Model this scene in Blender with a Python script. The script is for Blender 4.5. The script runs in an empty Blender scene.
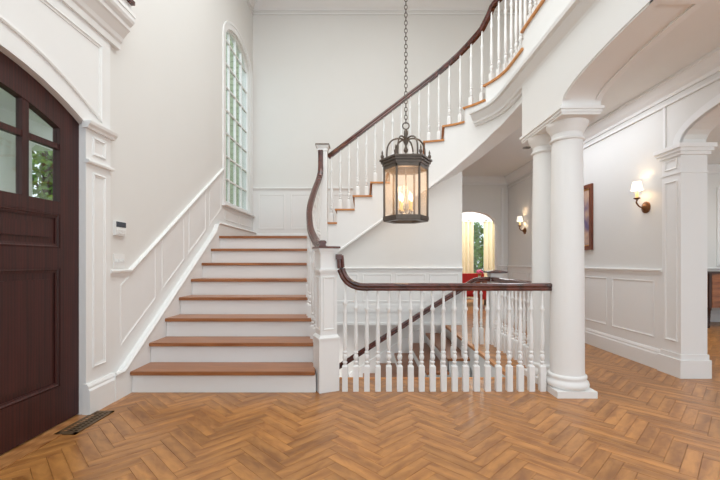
import bpy, bmesh, math, random
from mathutils import Vector, Matrix
random.seed(7)
S = bpy.context.scene
C = S.collection
PI = math.pi

# ------------------------------------------------------------------ camera
H = 1.09                      # eye height
F = 384.0                     # focal length in pixels of the 720 px frame
cam = bpy.data.cameras.new('camera')
cam.sensor_width = 36.0
cam.lens = F / 720 * 36
cam.shift_x = -4 / 720
cam.shift_y = 22 / 720
cam.clip_start = 0.05
co = bpy.data.objects.new('camera', cam)
co.location = (0, 0, H)
co.rotation_euler = (PI / 2, 0, 0)
C.objects.link(co)
S.camera = co

# ------------------------------------------------------------------ world and light
w = bpy.data.worlds.new('world')
S.world = w
w.use_nodes = True
bg = w.node_tree.nodes['Background']
bg.inputs[0].default_value = (0.865, 0.978, 1.065, 1)
bg.inputs[1].default_value = 1.3

def area(name, loc, rot, sx, sy, power, col=(0.94, 0.99, 1.0)):
    l = bpy.data.lights.new(name, 'AREA')
    l.shape = 'RECTANGLE'; l.size = sx; l.size_y = sy; l.energy = power; l.color = col
    o = bpy.data.objects.new(name, l); C.objects.link(o)
    o.location = loc; o.rotation_euler = rot
    return o
area('foyer_fill_light', (0.0, 2.6, 5.70), (0, 0, 0), 2.8, 4.6, 128)  # added overhead fill for the foyer, not a fixture
area('hall_ceiling_light', (2.35, 4.9, 2.83), (0, 0, 0), 0.7, 2.2, 17, (0.92, 0.98, 1.06))
area('dining_fill_light', (5.5, 4.5, 2.83), (0, 0, 0), 1.5, 1.5, 45)  # unseen fill added to light the dining room
area('sitting_room_fill_light', (3.0, 10.2, 2.83), (0, 0, 0), 2.0, 1.5, 70)  # fill put in to raise the sitting room's brightness
area('basement_ceiling_light', (-1.5, 5.6, -0.16), (0, 0, 0), 1.2, 2.2, 45)

S.view_settings.view_transform = 'Standard'
S.view_settings.look = 'None'
S.view_settings.gamma = 1
S.view_settings.use_curve_mapping = False
S.view_settings.exposure = 0.28

# ------------------------------------------------------------------ materials
def srgb(r, g, b):
    f = lambda c: (c / 12.92 if c <= 0.04045 else ((c + 0.055) / 1.055) ** 2.4)
    return (f(r / 255), f(g / 255), f(b / 255), 1)

def mat(name, col, rough=0.5, metal=0.0, spec=0.5, noise=0.0, nscale=4.0, bump=0.0, emit=None, estr=0.0, trans=0.0):
    m = bpy.data.materials.new(name); m.use_nodes = True
    nt = m.node_tree; b = nt.nodes['Principled BSDF']
    b.inputs['Roughness'].default_value = rough
    b.inputs['Metallic'].default_value = metal
    b.inputs['Specular IOR Level'].default_value = spec
    tc = nt.nodes.new('ShaderNodeTexCoord'); nz = nt.nodes.new('ShaderNodeTexNoise')
    nz.inputs['Scale'].default_value = nscale; nz.inputs['Detail'].default_value = 3
    nt.links.new(tc.outputs['Object'], nz.inputs['Vector'])
    mx = nt.nodes.new('ShaderNodeMix'); mx.data_type = 'RGBA'
    mx.inputs['A'].default_value = tuple(c * (1 - noise) for c in col[:3]) + (1,)
    mx.inputs['B'].default_value = tuple(min(1, c * (1 + noise)) for c in col[:3]) + (1,)
    nt.links.new(nz.outputs['Fac'], mx.inputs['Factor'])
    nt.links.new(mx.outputs['Result'], b.inputs['Base Color'])
    if bump:
        bp = nt.nodes.new('ShaderNodeBump'); bp.inputs['Strength'].default_value = bump; bp.inputs['Distance'].default_value = 0.01
        nt.links.new(nz.outputs['Fac'], bp.inputs['Height']); nt.links.new(bp.outputs['Normal'], b.inputs['Normal'])
    if emit:
        b.inputs['Emission Color'].default_value = emit; b.inputs['Emission Strength'].default_value = estr
    if trans:
        b.inputs['Transmission Weight'].default_value = trans
    return m

def wood(name, c0, c1, scale, coord='Object', rough=0.35, vary=0.0, coat=0.0, rings=0.5):
    m = bpy.data.materials.new(name); m.use_nodes = True
    nt = m.node_tree; N = nt.nodes; L = nt.links; b = N['Principled BSDF']
    b.inputs['Roughness'].default_value = rough
    b.inputs['Coat Weight'].default_value = coat
    b.inputs['Coat Roughness'].default_value = 0.12
    tc = N.new('ShaderNodeTexCoord'); mp = N.new('ShaderNodeMapping')
    mp.inputs['Scale'].default_value = scale
    src = tc.outputs[coord]
    rnd = None
    if vary:
        oi = N.new('ShaderNodeObjectInfo'); ge = N.new('ShaderNodeNewGeometry')
        ad = N.new('ShaderNodeMath'); ad.operation = 'ADD'
        L.new(oi.outputs['Random'], ad.inputs[0]); L.new(ge.outputs['Random Per Island'], ad.inputs[1])
        fr = N.new('ShaderNodeMath'); fr.operation = 'FRACT'; L.new(ad.outputs[0], fr.inputs[0])
        rnd = fr.outputs[0]
        ml = N.new('ShaderNodeMath'); ml.operation = 'MULTIPLY'; ml.inputs[1].default_value = 37.0; L.new(rnd, ml.inputs[0])
        cb = N.new('ShaderNodeCombineXYZ')
        for k in range(3): L.new(ml.outputs[0], cb.inputs[k])
        va = N.new('ShaderNodeVectorMath'); va.operation = 'ADD'
        L.new(src, va.inputs[0]); L.new(cb.outputs[0], va.inputs[1]); src = va.outputs[0]
    L.new(src, mp.inputs['Vector'])
    n1 = N.new('ShaderNodeTexNoise'); n1.inputs['Scale'].default_value = 1.0; n1.inputs['Detail'].default_value = 5; n1.inputs['Distortion'].default_value = 0.6
    L.new(mp.outputs[0], n1.inputs['Vector'])
    wv = N.new('ShaderNodeTexWave'); wv.inputs['Scale'].default_value = rings; wv.inputs['Distortion'].default_value = 7; wv.inputs['Detail'].default_value = 2
    wv.bands_direction = 'Y'
    L.new(mp.outputs[0], wv.inputs['Vector'])
    av = N.new('ShaderNodeMix'); av.inputs['Factor'].default_value = 0.22
    L.new(n1.outputs['Fac'], av.inputs['A']); L.new(wv.outputs['Fac'], av.inputs['B'])
    cr = N.new('ShaderNodeValToRGB')
    cr.color_ramp.elements[0].position = 0.30; cr.color_ramp.elements[0].color = c0
    cr.color_ramp.elements[1].position = 0.68; cr.color_ramp.elements[1].color = c1
    L.new(av.outputs['Result'], cr.inputs['Fac'])
    out = cr.outputs['Color']
    if vary:
        hs = N.new('ShaderNodeHueSaturation')
        mr = N.new('ShaderNodeMapRange'); mr.inputs['To Min'].default_value = 1 - vary; mr.inputs['To Max'].default_value = 1 + vary
        L.new(rnd, mr.inputs['Value']); L.new(mr.outputs[0], hs.inputs['Value']); L.new(out, hs.inputs['Color']); out = hs.outputs['Color']
    L.new(out, b.inputs['Base Color'])
    return m

M = {}
M['wall'] = mat('wall_paint', srgb(231, 229, 225), 0.6, spec=0.3, noise=0.012, nscale=3)
M['trim'] = mat('trim_paint', srgb(239, 238, 236), 0.48, spec=0.35, noise=0.01, nscale=5)
M['ceil'] = mat('ceiling_paint', srgb(238, 237, 234), 0.7, spec=0.2, noise=0.01)
M['floor'] = wood('oak_floor', srgb(142, 90, 44), srgb(184, 127, 68), (8, 24, 1), 'UV', 0.34, 0.15, 0.12, 0.12)
M['floorb'] = wood('oak_border', srgb(146, 92, 48), srgb(190, 134, 82), (40, 5, 1), 'Object', 0.32, 0.0, 0.15)
M['tread'] = wood('oak_tread', srgb(136, 80, 44), srgb(176, 115, 70), (3, 40, 40), 'Object', 0.34, 0.05, 0.15)
M['nosing'] = wood('oak_nosing', srgb(184, 116, 58), srgb(206, 142, 80), (6, 6, 40), 'Object', 0.4)
M['rail'] = wood('mahogany_rail', srgb(56, 26, 21), srgb(100, 52, 42), (14, 14, 14), 'Object', 0.25, 0.0, 0.4)
M['door'] = wood('mahogany_door', srgb(42, 13, 11), srgb(68, 25, 21), (30, 30, 1.4), 'Object', 0.5, 0.0, 0.0)
M['bronze'] = mat('dark_bronze', srgb(100, 89, 80), 0.42, 0.55, noise=0.25, nscale=20)
M['brass'] = mat('antique_brass', srgb(128, 88, 56), 0.35, 0.85, noise=0.15, nscale=15)
M['ventm'] = mat('vent_metal', srgb(104, 82, 58), 0.5, 0.4, noise=0.2, nscale=20)
M['vdark'] = mat('vent_shade', srgb(16, 13, 11), 0.9)  # near-black colour for the shade behind the vent slats
M['ivory'] = mat('candle_ivory', srgb(240, 214, 160), 0.5, emit=srgb(255, 200, 120), estr=0.35)
M['bulb'] = mat('bulb_glow', (1, 0.9, 0.7, 1), 0.4, emit=(1, 0.72, 0.42, 1), estr=5.5)
M['shade'] = mat('lamp_shade', (0.95, 0.9, 0.8, 1), 0.7, emit=(1, 0.90, 0.72, 1), estr=0.75)
M['plastic'] = mat('white_plastic', srgb(240, 240, 238), 0.35)
M['screen'] = mat('keypad_screen', srgb(66, 74, 84), 0.25)
M['silver'] = mat('crystal_grey', srgb(170, 165, 158), 0.25, 0.6)
M['red'] = mat('red_fabric', srgb(186, 34, 30), 0.8, noise=0.1, nscale=12)
M['cream'] = mat('cream_curtain', srgb(226, 212, 176), 0.85, noise=0.08, nscale=9)
M['pink'] = mat('pink_petals', srgb(222, 90, 130), 0.7, noise=0.2, nscale=20)
M['leaf'] = mat('leaf_green', srgb(112, 146, 62), 0.6, noise=0.45, nscale=2.5)
M['bark'] = mat('bark', srgb(84, 70, 58), 0.9, noise=0.3, nscale=12, bump=0.4)
M['grass'] = mat('lawn', srgb(110, 136, 70), 0.9, noise=0.3, nscale=2)
M['siding'] = mat('painted_siding', srgb(166, 174, 142), 0.7, noise=0.05, nscale=5)
M['stone'] = mat('porch_stone', srgb(150, 148, 142), 0.8, noise=0.15, nscale=6)
M['sidewood'] = wood('sideboard_wood', srgb(104, 58, 34), srgb(158, 98, 60), (4, 30, 30), 'Object', 0.35, 0.0, 0.2)
M['sidedark'] = wood('sideboard_dark', srgb(40, 22, 16), srgb(66, 38, 26), (20, 20, 4), 'Object', 0.35)
M['vase'] = mat('vase_glaze', srgb(214, 210, 200), 0.2)

def glass(name, tint, gloss=0.12, diff=0.0, dcol=(1, 0.9, 0.8, 1)):
    m = bpy.data.materials.new(name); m.use_nodes = True
    nt = m.node_tree; N = nt.nodes; L = nt.links
    N.remove(N['Principled BSDF']); out = N['Material Output']
    t = N.new('ShaderNodeBsdfTransparent'); t.inputs[0].default_value = tint
    g = N.new('ShaderNodeBsdfGlossy'); g.inputs['Roughness'].default_value = 0.03
    nz = N.new('ShaderNodeTexNoise'); nz.inputs['Scale'].default_value = 9
    bp = N.new('ShaderNodeBump'); bp.inputs['Strength'].default_value = 0.02; L.new(nz.outputs['Fac'], bp.inputs['Height'])
    L.new(bp.outputs['Normal'], g.inputs['Normal'])
    mx = N.new('ShaderNodeMixShader'); mx.inputs[0].default_value = gloss
    L.new(t.outputs[0], mx.inputs[1]); L.new(g.outputs[0], mx.inputs[2])
    fin = mx
    if diff:
        d = N.new('ShaderNodeBsdfTranslucent'); d.inputs[0].default_value = dcol
        m2 = N.new('ShaderNodeMixShader'); m2.inputs[0].default_value = diff
        L.new(mx.outputs[0], m2.inputs[1]); L.new(d.outputs[0], m2.inputs[2]); fin = m2
    L.new(fin.outputs[0], out.inputs['Surface'])
    return m
M['pane'] = glass('window_glass', (0.93, 0.95, 0.94, 1), 0.08)
M['lpane'] = glass('lantern_glass', (1.0, 0.93, 0.86, 1), 0.06, 0.13, (1.0, 0.80, 0.62, 1))

def canvas_mat():
    m = bpy.data.materials.new('painted_canvas'); m.use_nodes = True
    nt = m.node_tree; b = nt.nodes['Principled BSDF']; b.inputs['Roughness'].default_value = 0.5
    tc = nt.nodes.new('ShaderNodeTexCoord'); nz = nt.nodes.new('ShaderNodeTexNoise'); nz.inputs['Scale'].default_value = 5
    nt.links.new(tc.outputs['Object'], nz.inputs['Vector'])
    cr = nt.nodes.new('ShaderNodeValToRGB'); e = cr.color_ramp.elements
    e[0].position = 0.35; e[0].color = srgb(106, 92, 128); e[1].position = 0.65; e[1].color = srgb(214, 178, 150)
    nt.links.new(nz.outputs['Fac'], cr.inputs['Fac']); nt.links.new(cr.outputs['Color'], b.inputs['Base Color'])
    return m
M['canvas'] = canvas_mat()
M['frame'] = wood('picture_frame_wood', srgb(86, 38, 26), srgb(140, 78, 50), (20, 20, 4), 'Object', 0.35)
M['gold'] = mat('gilt', srgb(206, 160, 100), 0.4, 0.4, noise=0.15, nscale=30)

# ------------------------------------------------------------------ mesh helpers
class MB:
    def __init__(s): s.v = []; s.f = []; s.uv = {}
    def add(s, vs, fs):
        o = len(s.v); s.v += [tuple(p) for p in vs]; s.f += [tuple(i + o for i in f) for f in fs]; return s
    def box(s, x0, x1, y0, y1, z0, z1):
        vs = [(x, y, z) for z in (z0, z1) for y in (y0, y1) for x in (x0, x1)]
        return s.add(vs, [(0, 2, 3, 1), (4, 5, 7, 6), (0, 1, 5, 4), (2, 6, 7, 3), (0, 4, 6, 2), (1, 3, 7, 5)])
    def obox(s, cx, cy, z0, z1, hx, hy, a=0, hx2=None, hy2=None):
        hx2 = hx if hx2 is None else hx2; hy2 = hy if hy2 is None else hy2
        ca, sa = math.cos(a), math.sin(a); vs = []
        for z, hX, hY in ((z0, hx, hy), (z1, hx2, hy2)):
            for sx, sy in ((-1, -1), (1, -1), (1, 1), (-1, 1)):
                x, y = sx * hX, sy * hY; vs.append((cx + x * ca - y * sa, cy + x * sa + y * ca, z))
        return s.add(vs, [(3, 2, 1, 0), (4, 5, 6, 7), (0, 1, 5, 4), (1, 2, 6, 5), (2, 3, 7, 6), (3, 0, 4, 7)])
    def prism(s, poly, fn, d0, d1):
        n = len(poly); vs = [fn(a, b, d0) for a, b in poly] + [fn(a, b, d1) for a, b in poly]
        return s.add(vs, [tuple(range(n))[::-1], tuple(range(n, 2 * n))] + [(i, (i + 1) % n, n + (i + 1) % n, n + i) for i in range(n)])
    def strip(s, st, fn, d0, d1):
        n = len(st); vs = []
        for a, lo, hi in st: vs += [fn(a, lo, d0), fn(a, hi, d0), fn(a, hi, d1), fn(a, lo, d1)]
        fs = [(0, 1, 2, 3), tuple(4 * (n - 1) + k for k in (3, 2, 1, 0))]
        for i in range(n - 1):
            a, b = 4 * i, 4 * i + 4
            same = abs(st[i][0] - st[i + 1][0]) < 1e-6
            for k in range(4):
                if same and k in (0, 2): continue
                if same and k == 3 and abs(st[i][1] - st[i + 1][1]) < 1e-6: continue
                if same and k == 1 and abs(st[i][2] - st[i + 1][2]) < 1e-6: continue
                j = (k + 1) % 4; fs.append((a + k, b + k, b + j, a + j))
        return s.add(vs, fs)
    def run(s, fn, prof, s0, s1, z0, z1=None):
        z1 = z0 if z1 is None else z1; n = len(prof)
        vs = [fn(s0, z0 + z, d) for d, z in prof] + [fn(s1, z1 + z, d) for d, z in prof]
        return s.add(vs, [tuple(range(n)), tuple(range(n, 2 * n))[::-1]] + [(i, (i + 1) % n, n + (i + 1) % n, n + i) for i in range(n)])
    def sweep(s, prof, path, shear=False, out=None, side0=None):
        P = [Vector(p) for p in path]; n = len(prof); vs = []; side = Vector(side0) if side0 else Vector((1, 0, 0))
        for i, p in enumerate(P):
            t = (P[min(i + 1, len(P) - 1)] - P[max(i - 1, 0)]).normalized()
            h = t.cross(Vector((0, 0, 1)))
            if h.length > 0.25:
                h.normalize(); side = h
            if shear: up = Vector((0, 0, 1))
            else: up = side.cross(t).normalized()
            vs += [p + side * a + up * b for a, b in prof]
        fs = [tuple(range(n)), tuple((len(P) - 1) * n + k for k in range(n))[::-1]]
        for i in range(len(P) - 1):
            for k in range(n):
                j = (k + 1) % n; fs.append((i * n + k, i * n + j, (i + 1) * n + j, (i + 1) * n + k))
        return s.add(vs, fs)
    def lathe(s, prof, cx=0, cy=0, cz=0, seg=12, fn=None, a0=0.0):
        n = len(prof); vs = []
        for r, z in prof:
            for k in range(seg):
                a = a0 + 2 * PI * k / seg; q = (r * math.cos(a), r * math.sin(a), z)
                vs.append(fn(q) if fn else (cx + q[0], cy + q[1], cz + q[2]))
        fs = [tuple(range(seg))[::-1], tuple((n - 1) * seg + k for k in range(seg))]
        for i in range(n - 1):
            for k in range(seg):
                j = (k + 1) % seg; fs.append((i * seg + k, i * seg + j, (i + 1) * seg + j, (i + 1) * seg + k))
        return s.add(vs, fs)
    def tube(s, path, r, seg=8):
        return s.sweep([(r * math.cos(2 * PI * k / seg), r * math.sin(2 * PI * k / seg)) for k in range(seg)], path)
    def mesh(s, name, m, smooth=None, recalc=True):
        me = bpy.data.meshes.new(name); me.from_pydata(s.v, [], s.f)
        if recalc:
            bm = bmesh.new(); bm.from_mesh(me); bmesh.ops.recalc_face_normals(bm, faces=bm.faces); bm.to_mesh(me); bm.free()
        me.materials.append(M[m] if isinstance(m, str) else m)
        if smooth:
            me.polygons.foreach_set('use_smooth', [True] * len(me.polygons))
            me.set_sharp_from_angle(angle=math.radians(smooth))
        return me
    def build(s, name, m, parent=None, smooth=None):
        return put(name, s.mesh(name, m, smooth), parent)

def put(name, me, parent=None, loc=None, rz=0, sz=None):
    o = bpy.data.objects.new(name, me); C.objects.link(o)
    if parent: o.parent = parent
    if loc is not None: o.location = loc
    if rz: o.rotation_euler[2] = rz
    if sz: o.scale = sz
    return o
def tag(o, label, cat=None, group=None, kind=None):
    o['label'] = label
    if cat: o['category'] = cat
    if group: o['group'] = group
    if kind: o['kind'] = kind
    return o
def struct(o, label, cat):
    return tag(o, label, cat, kind='structure')
def empty(name, loc, label, cat, group=None, kind=None):
    o = bpy.data.objects.new(name, None); C.objects.link(o); o.location = loc; o.empty_display_size = 0.1
    return tag(o, label, cat, group, kind)
class Thing:
    """an Empty at the thing's base; parts are given in world coordinates"""
    def __init__(s, name, loc, label, cat, group=None, kind=None):
        s.e = empty(name, loc, label, cat, group, kind); s.o = Vector(loc)
    def part(s, name, mb, m, smooth=None, parent=None):
        base = s.o
        mb.v = [(p[0] - base.x, p[1] - base.y, p[2] - base.z) for p in mb.v]
        return mb.build(name, m, parent or s.e, smooth)
    def inst(s, name, me, loc, rz=0, parent=None, sz=None):
        return put(name, me, parent or s.e, Vector(loc) - s.o, rz, sz)

def spline(pts, n=8):
    P = [Vector(p) for p in pts]; P = [2 * P[0] - P[1]] + P + [2 * P[-1] - P[-2]]; out = []
    for i in range(1, len(P) - 2):
        for k in range(n):
            t = k / n; a, b, c, d = P[i - 1], P[i], P[i + 1], P[i + 2]
            out.append(0.5 * ((2 * b) + (c - a) * t + (2 * a - 5 * b + 4 * c - d) * t * t + (3 * b - a - 3 * c + d) * t ** 3))
    out.append(P[-2]); return out
def interp(tab, x):
    if x <= tab[0][0]: return tab[0][1]
    for (a, p), (b, q) in zip(tab, tab[1:]):
        if x <= b: return p + (q - p) * (x - a) / (b - a)
    return tab[-1][1]

XL, XR, YB = -2.0, 3.0, 6.9                     # left wall, right wall, back wall
fL = lambda s, z, d: (XL + d, s, z)
fR = lambda s, z, d: (XR - d, s, z)
fB = lambda s, z, d: (s, YB - d, z)
fS = lambda s, z, d: (s, 5.2 - d, z)            # spandrel under the upper flight
fH = lambda s, z, d: (s, 8.0 - d, z)            # wall at the end of the hall

def inset(poly, w):
    n = len(poly); A = sum(poly[i][0] * poly[(i + 1) % n][1] - poly[(i + 1) % n][0] * poly[i][1] for i in range(n))
    sg = 1 if A > 0 else -1; out = []
    for i in range(n):
        p0, p1, p2 = Vector(poly[i - 1]), Vector(poly[i]), Vector(poly[(i + 1) % n])
        e1 = (p1 - p0).normalized(); e2 = (p2 - p1).normalized()
        n1 = Vector((-e1.y, e1.x)) * sg; n2 = Vector((-e2.y, e2.x)) * sg
        out.append(tuple(p1 + (n1 + n2) * (w / (1 + n1.dot(n2)))))
    return out
def panel_ring(fn, poly, wd=0.035, proud=0.016, d=0.0):
    mb = MB(); n = len(poly); vs = []
    for off, dd in ((0, -0.002), (0, proud * 0.7), (wd * 0.35, proud), (wd * 0.6, proud * 0.5), (wd, proud * 0.35), (wd, -0.002)):
        vs += [fn(a, b, d + dd) for a, b in inset(poly, off)]
    fs = []
    for i in range(5):
        for k in range(n):
            j = (k + 1) % n; fs.append((i * n + k, i * n + j, (i + 1) * n + j, (i + 1) * n + k))
    return mb.add(vs, fs)
def panel(fn, s0, s1, z0, z1, parent, d=0.0, dz=0.0, wd=0.032, name='panel_moulding', proud=0.011):
    """rectangle, or parallelogram rising by dz between s0 and s1"""
    return panel_ring(fn, [(s0, z0), (s1, z0 + dz), (s1, z1 + dz), (s0, z1)], wd, proud, d).build(name, 'trim', parent)

CHAIR = [(0, 0), (0.012, 0), (0.016, 0.02), (0.03, 0.03), (0.034, 0.045), (0.028, 0.055), (0, 0.055)]
BASE = [(0, 0), (0.026, 0), (0.026, 0.15), (0.018, 0.165), (0.018, 0.18), (0.008, 0.205), (0, 0.205)]
CROWN = [(0, 0), (0.015, 0), (0.02, 0.03), (0.05, 0.06), (0.09, 0.12), (0.1, 0.125), (0.1, 0.15), (0, 0.15)]

# ------------------------------------------------------------------ floor: herringbone oak
def in_well(x, y): return x < 1.4 and y > 3.6
floor = MB()
floor.box(-2.3, 8.0, -1.5, 3.6, -0.12, -0.012)
floor.box(1.425, 8.0, 3.6, 7.6, -0.12, -0.012)
floor.box(-1.0, 6.0, 7.6, 11.6, -0.12, -0.012)
floor.box(-2.3, -0.62, 3.6, 7.0, -0.12, -0.012)
fl = struct(floor.build('floor', 'floorb'), 'golden oak herringbone parquet floor of the foyer and hall', 'floor')
PW, PN = 0.074, 5
PL = PW * PN
def clip(poly, axis, lim, keep_less):
    out = []
    for i in range(len(poly)):
        a, b = poly[i], poly[(i + 1) % len(poly)]
        ia = (a[axis] <= lim) if keep_less else (a[axis] >= lim); ib = (b[axis] <= lim) if keep_less else (b[axis] >= lim)
        if ia: out.append(a)
        if ia != ib:
            t = (lim - a[axis]) / (b[axis] - a[axis]); out.append((a[0] + (b[0] - a[0]) * t, a[1] + (b[1] - a[1]) * t))
    return out
def cliprect(poly, x0, x1, y0, y1):
    for ax, lim, less in ((0, x0, 0), (0, x1, 1), (1, y0, 0), (1, y1, 1)):
        if len(poly) < 3: return []
        poly = clip(poly, ax, lim, less)
    return poly
R2 = math.sqrt(0.5)
def rot(a, b): return ((a - b) * R2 + 0.11, (a + b) * R2 + 0.05)
planks = []
gap = 0.0004
for yi in range(-60, 150):
    for m_ in range(-12, 13):
        for kind in (0, 1):
            if kind == 0:
                a0 = yi + 2 * PN * m_; rect = (a0, yi, a0 + PN, yi + 1)
            else:
                b0 = yi - 2 * PN + 1 + 2 * PN * m_; rect = (yi, b0, yi + 1, b0 + PN)
            a0, b0, a1, b1 = (q * PW for q in rect)
            cx, cy = rot((a0 + a1) / 2, (b0 + b1) / 2)
            if not (-2.4 < cx < 7.0 and 0.3 < cy < 8.4): continue
            if in_well(cx - 0.3, cy + 0.3) and in_well(cx + 0.3, cy - 0.3) : continue
            planks.append((kind, [rot(a0 + gap, b0 + gap), rot(a1 - gap, b0 + gap), rot(a1 - gap, b1 - gap), rot(a0 + gap, b1 - gap)], (cx, cy)))
def px(x, y, z=0): return (364 + F * x / y, 262 - F * (z - H) / y)
full = {}
def plank_mesh(poly, ctr, kind):
    me = bpy.data.meshes.new('plank'); n = len(poly)
    ins = inset(poly, 0.0007)
    vs = [(x - ctr[0], y - ctr[1], -0.012) for x, y in poly] + [(x - ctr[0], y - ctr[1], -0.0012) for x, y in poly] + [(x - ctr[0], y - ctr[1], 0) for x, y in ins]
    if sum(poly[i][0] * poly[(i + 1) % n][1] - poly[(i + 1) % n][0] * poly[i][1] for i in range(n)) < 0: raise ValueError
    fs = [tuple(range(2 * n, 3 * n))] + [(i, (i + 1) % n, n + (i + 1) % n, n + i) for i in range(n)] + [(n + i, n + (i + 1) % n, 2 * n + (i + 1) % n, 2 * n + i) for i in range(n)]
    return vs, fs
def add_uv(me, kind, off=None):
    uv = me.uv_layers.new(name='UVMap')
    for l in me.loops:
        x, y, z = me.vertices[l.vertex_index].co
        a, b = (x + y) * R2, (y - x) * R2
        uv.data[l.index].uv = (a, b) if kind == 0 else (b, a)
pieces = []
for kind, poly, ctr in planks:
    xs = [p[0] for p in poly]; ys = [p[1] for p in poly]
    rects = None
    whole = all(-1.9 <= x <= 3.9 for x in xs) and all(y <= 8.4 for y in ys) and not any(in_well(x, y) for x, y in poly)
    if min(xs) < 1.4 < max(xs) and min(ys) < 3.6 < max(ys): whole = False
    if whole: pieces.append((kind, poly, ctr, True)); continue
    for (x0, x1, y0, y1) in ((-1.9, 7.0, 0.3, 3.6), (1.4, 7.0, 3.6, 8.4)):
        q = cliprect(poly, x0, x1, y0, y1)
        if len(q) >= 3:
            ar = 0.5 * abs(sum(q[i][0] * q[(i + 1) % len(q)][1] - q[(i + 1) % len(q)][0] * q[i][1] for i in range(len(q))))
            e = min((Vector(q[i]) - Vector(q[i - 1])).length for i in range(len(q)))
            if ar > 2e-4 and e > 0.004: pieces.append((kind, q, ctr, False))
def parea(q):
    P = [px(x, y) for x, y in q if y > 0.5]
    if len(P) < 3: return 0
    c = (sum(p[0] for p in P) / len(P), sum(p[1] for p in P) / len(P))
    if not (-10 < c[0] < 730 and c[1] < 492): return 0
    return 0.5 * abs(sum(P[i][0] * P[(i + 1) % len(P)][1] - P[(i + 1) % len(P)][0] * P[i][1] for i in range(len(P))))
pieces.sort(key=lambda p: -parea(p[1]))
for kind, q, ctr, whole in pieces[:300]:
    if whole:
        if kind not in full:
            me = bpy.data.meshes.new('plank'); v_, f_ = plank_mesh(q, ctr, kind); me.from_pydata(v_, [], f_); add_uv(me, kind); me.materials.append(M['floor']); full[kind] = me
        put('plank', full[kind], fl, (ctr[0], ctr[1], 0))
    else:
        me = bpy.data.meshes.new('plank'); v_, f_ = plank_mesh(q, ctr, kind); me.from_pydata(v_, [], f_); add_uv(me, kind); me.materials.append(M['floor'])
        put('plank', me, fl, (ctr[0], ctr[1], 0))
rest = MB(); kinds = []
uvs = []
for kind, q, ctr, whole in pieces[300:]:
    v_, f_ = plank_mesh(q, ctr, kind)
    rest.add([(x + ctr[0], y + ctr[1], z) for x, y, z in v_], f_)
    for f in f_:
        for i in f:
            x, y, z = v_[i]; a, b = (x + y) * R2, (y - x) * R2
            uvs.append((a, b) if kind == 0 else (b, a))
me = bpy.data.meshes.new('plank_field'); me.from_pydata(rest.v, [], rest.f); me.materials.append(M['floor'])
uvl = me.uv_layers.new(name='UVMap')
for l in me.loops: uvl.data[l.index].uv = uvs[l.index]
o = put('plank_field', me, fl); o['kind'] = 'stuff'
MB().box(-2.06, -1.902, 0.9, 2.735, -0.012, 0.004).build('threshold_board', 'floorb', fl)
MB().box(-2.02, -1.902, 2.74, 3.3, -0.012, 0.0).build('border_board', 'floorb', fl)
nb = MB(); nb.box(-0.45, 1.4, 3.575, 3.62, -0.03, 0.004); nb.build('well_nosing', 'nosing', fl)
nb = MB(); nb.box(1.385, 1.43, 3.58, 6.9, -0.03, 0.004); nb.build('well_nosing', 'nosing', fl)

# ------------------------------------------------------------------ left wall with front door and arched window
DC, DW = 1.875, 0.865
def darch(y, zs=2.075, rise=0.215, hw=DW):
    R = (hw * hw + rise * rise) / (2 * rise); d = min(abs(y - DC), hw)
    return zs + rise - R + math.sqrt(R * R - d * d)
WC, WW, WS, WR, WB = 6.135, 0.60, 4.33, 0.31, 1.92
def warch(y, hw=WW, rise=WR, zs=WS):
    d = min(abs(y - WC) / hw, 1.0); return zs + rise * math.sqrt(1 - d * d)
def arcst(c, hw, n=20):
    return [c - hw * math.cos(PI * k / n) for k in range(n + 1)]
mb = MB(); T0, T1 = 0.0, -0.13
mb.strip([(-1.5, -0.1, 5.75), (DC - DW, -0.1, 5.75)], fL, T0, T1)
mb.strip([(y, darch(y), 5.75) for y in arcst(DC, DW)], fL, T0, T1)
mb.strip([(DC + DW, -0.1, 5.75), (WC - WW, -0.1, 5.75)], fL, T0, T1)
mb.strip([(WC - WW, -0.1, WB), (WC + WW, -0.1, WB)], fL, T0, T1)
mb.strip([(y, warch(y), 5.75) for y in arcst(WC, WW)], fL, T0, T1)
mb.strip([(WC + WW, -0.1, 5.75), (YB + 0.15, -0.1, 5.75)], fL, T0, T1)
wl = struct(mb.build('wall_left', 'wall'), 'tall off-white wall with front door and arched stair window', 'wall')
# door surround: flat board with arch, pilaster, cornice
mb = MB()
mb.strip([(y, darch(y), 2.86) for y in arcst(DC, DW)], fL, 0.018, -0.001)
mb.strip([(DC + DW, 2.06, 2.86), (3.0, 2.06, 2.86)], fL, 0.018, -0.001)
mb.strip([(0.3, 2.06, 2.86), (DC - DW, 2.06, 2.86)], fL, 0.018, -0.001)
ds = struct(mb.build('trim_1', 'trim'), 'white panelled arch surround above the mahogany front door', 'trim')
y0, y1 = DC + DW, 3.0
mb = MB(); mb.box(XL, XL + 0.02, y0 + 0.001, y1, 0, 2.06); mb.box(XL - 0.03, XL + 0.02, y0 - 0.006, y0 + 0.001, 0, 2.06)
mb.build('pilaster', 'trim', ds)
mb = MB()
CAP = [(0, 0), (0.04, 0), (0.045, 0.015), (0.06, 0.03), (0.065, 0.05), (0, 0.05)]
mb.run(fL, CAP, y0 - 0.02, y1 + 0.03, 2.045); mb.run(fL, [(0, 0), (0.042, 0), (0.046, 0.012), (0.042, 0.025), (0, 0.025)], y0 - 0.01, y1 + 0.01, 1.80)
mb.build('pilaster_capital', 'trim', ds)
fP = lambda s, z, d: (XL + 0.02 + d, s, z)
panel(fP, y0 + 0.06, y1 - 0.06, 1.87, 2.0, ds, wd=0.025)
panel(fP, y0 + 0.06, y1 - 0.06, 0.32, 1.74, ds, wd=0.025)
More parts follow.
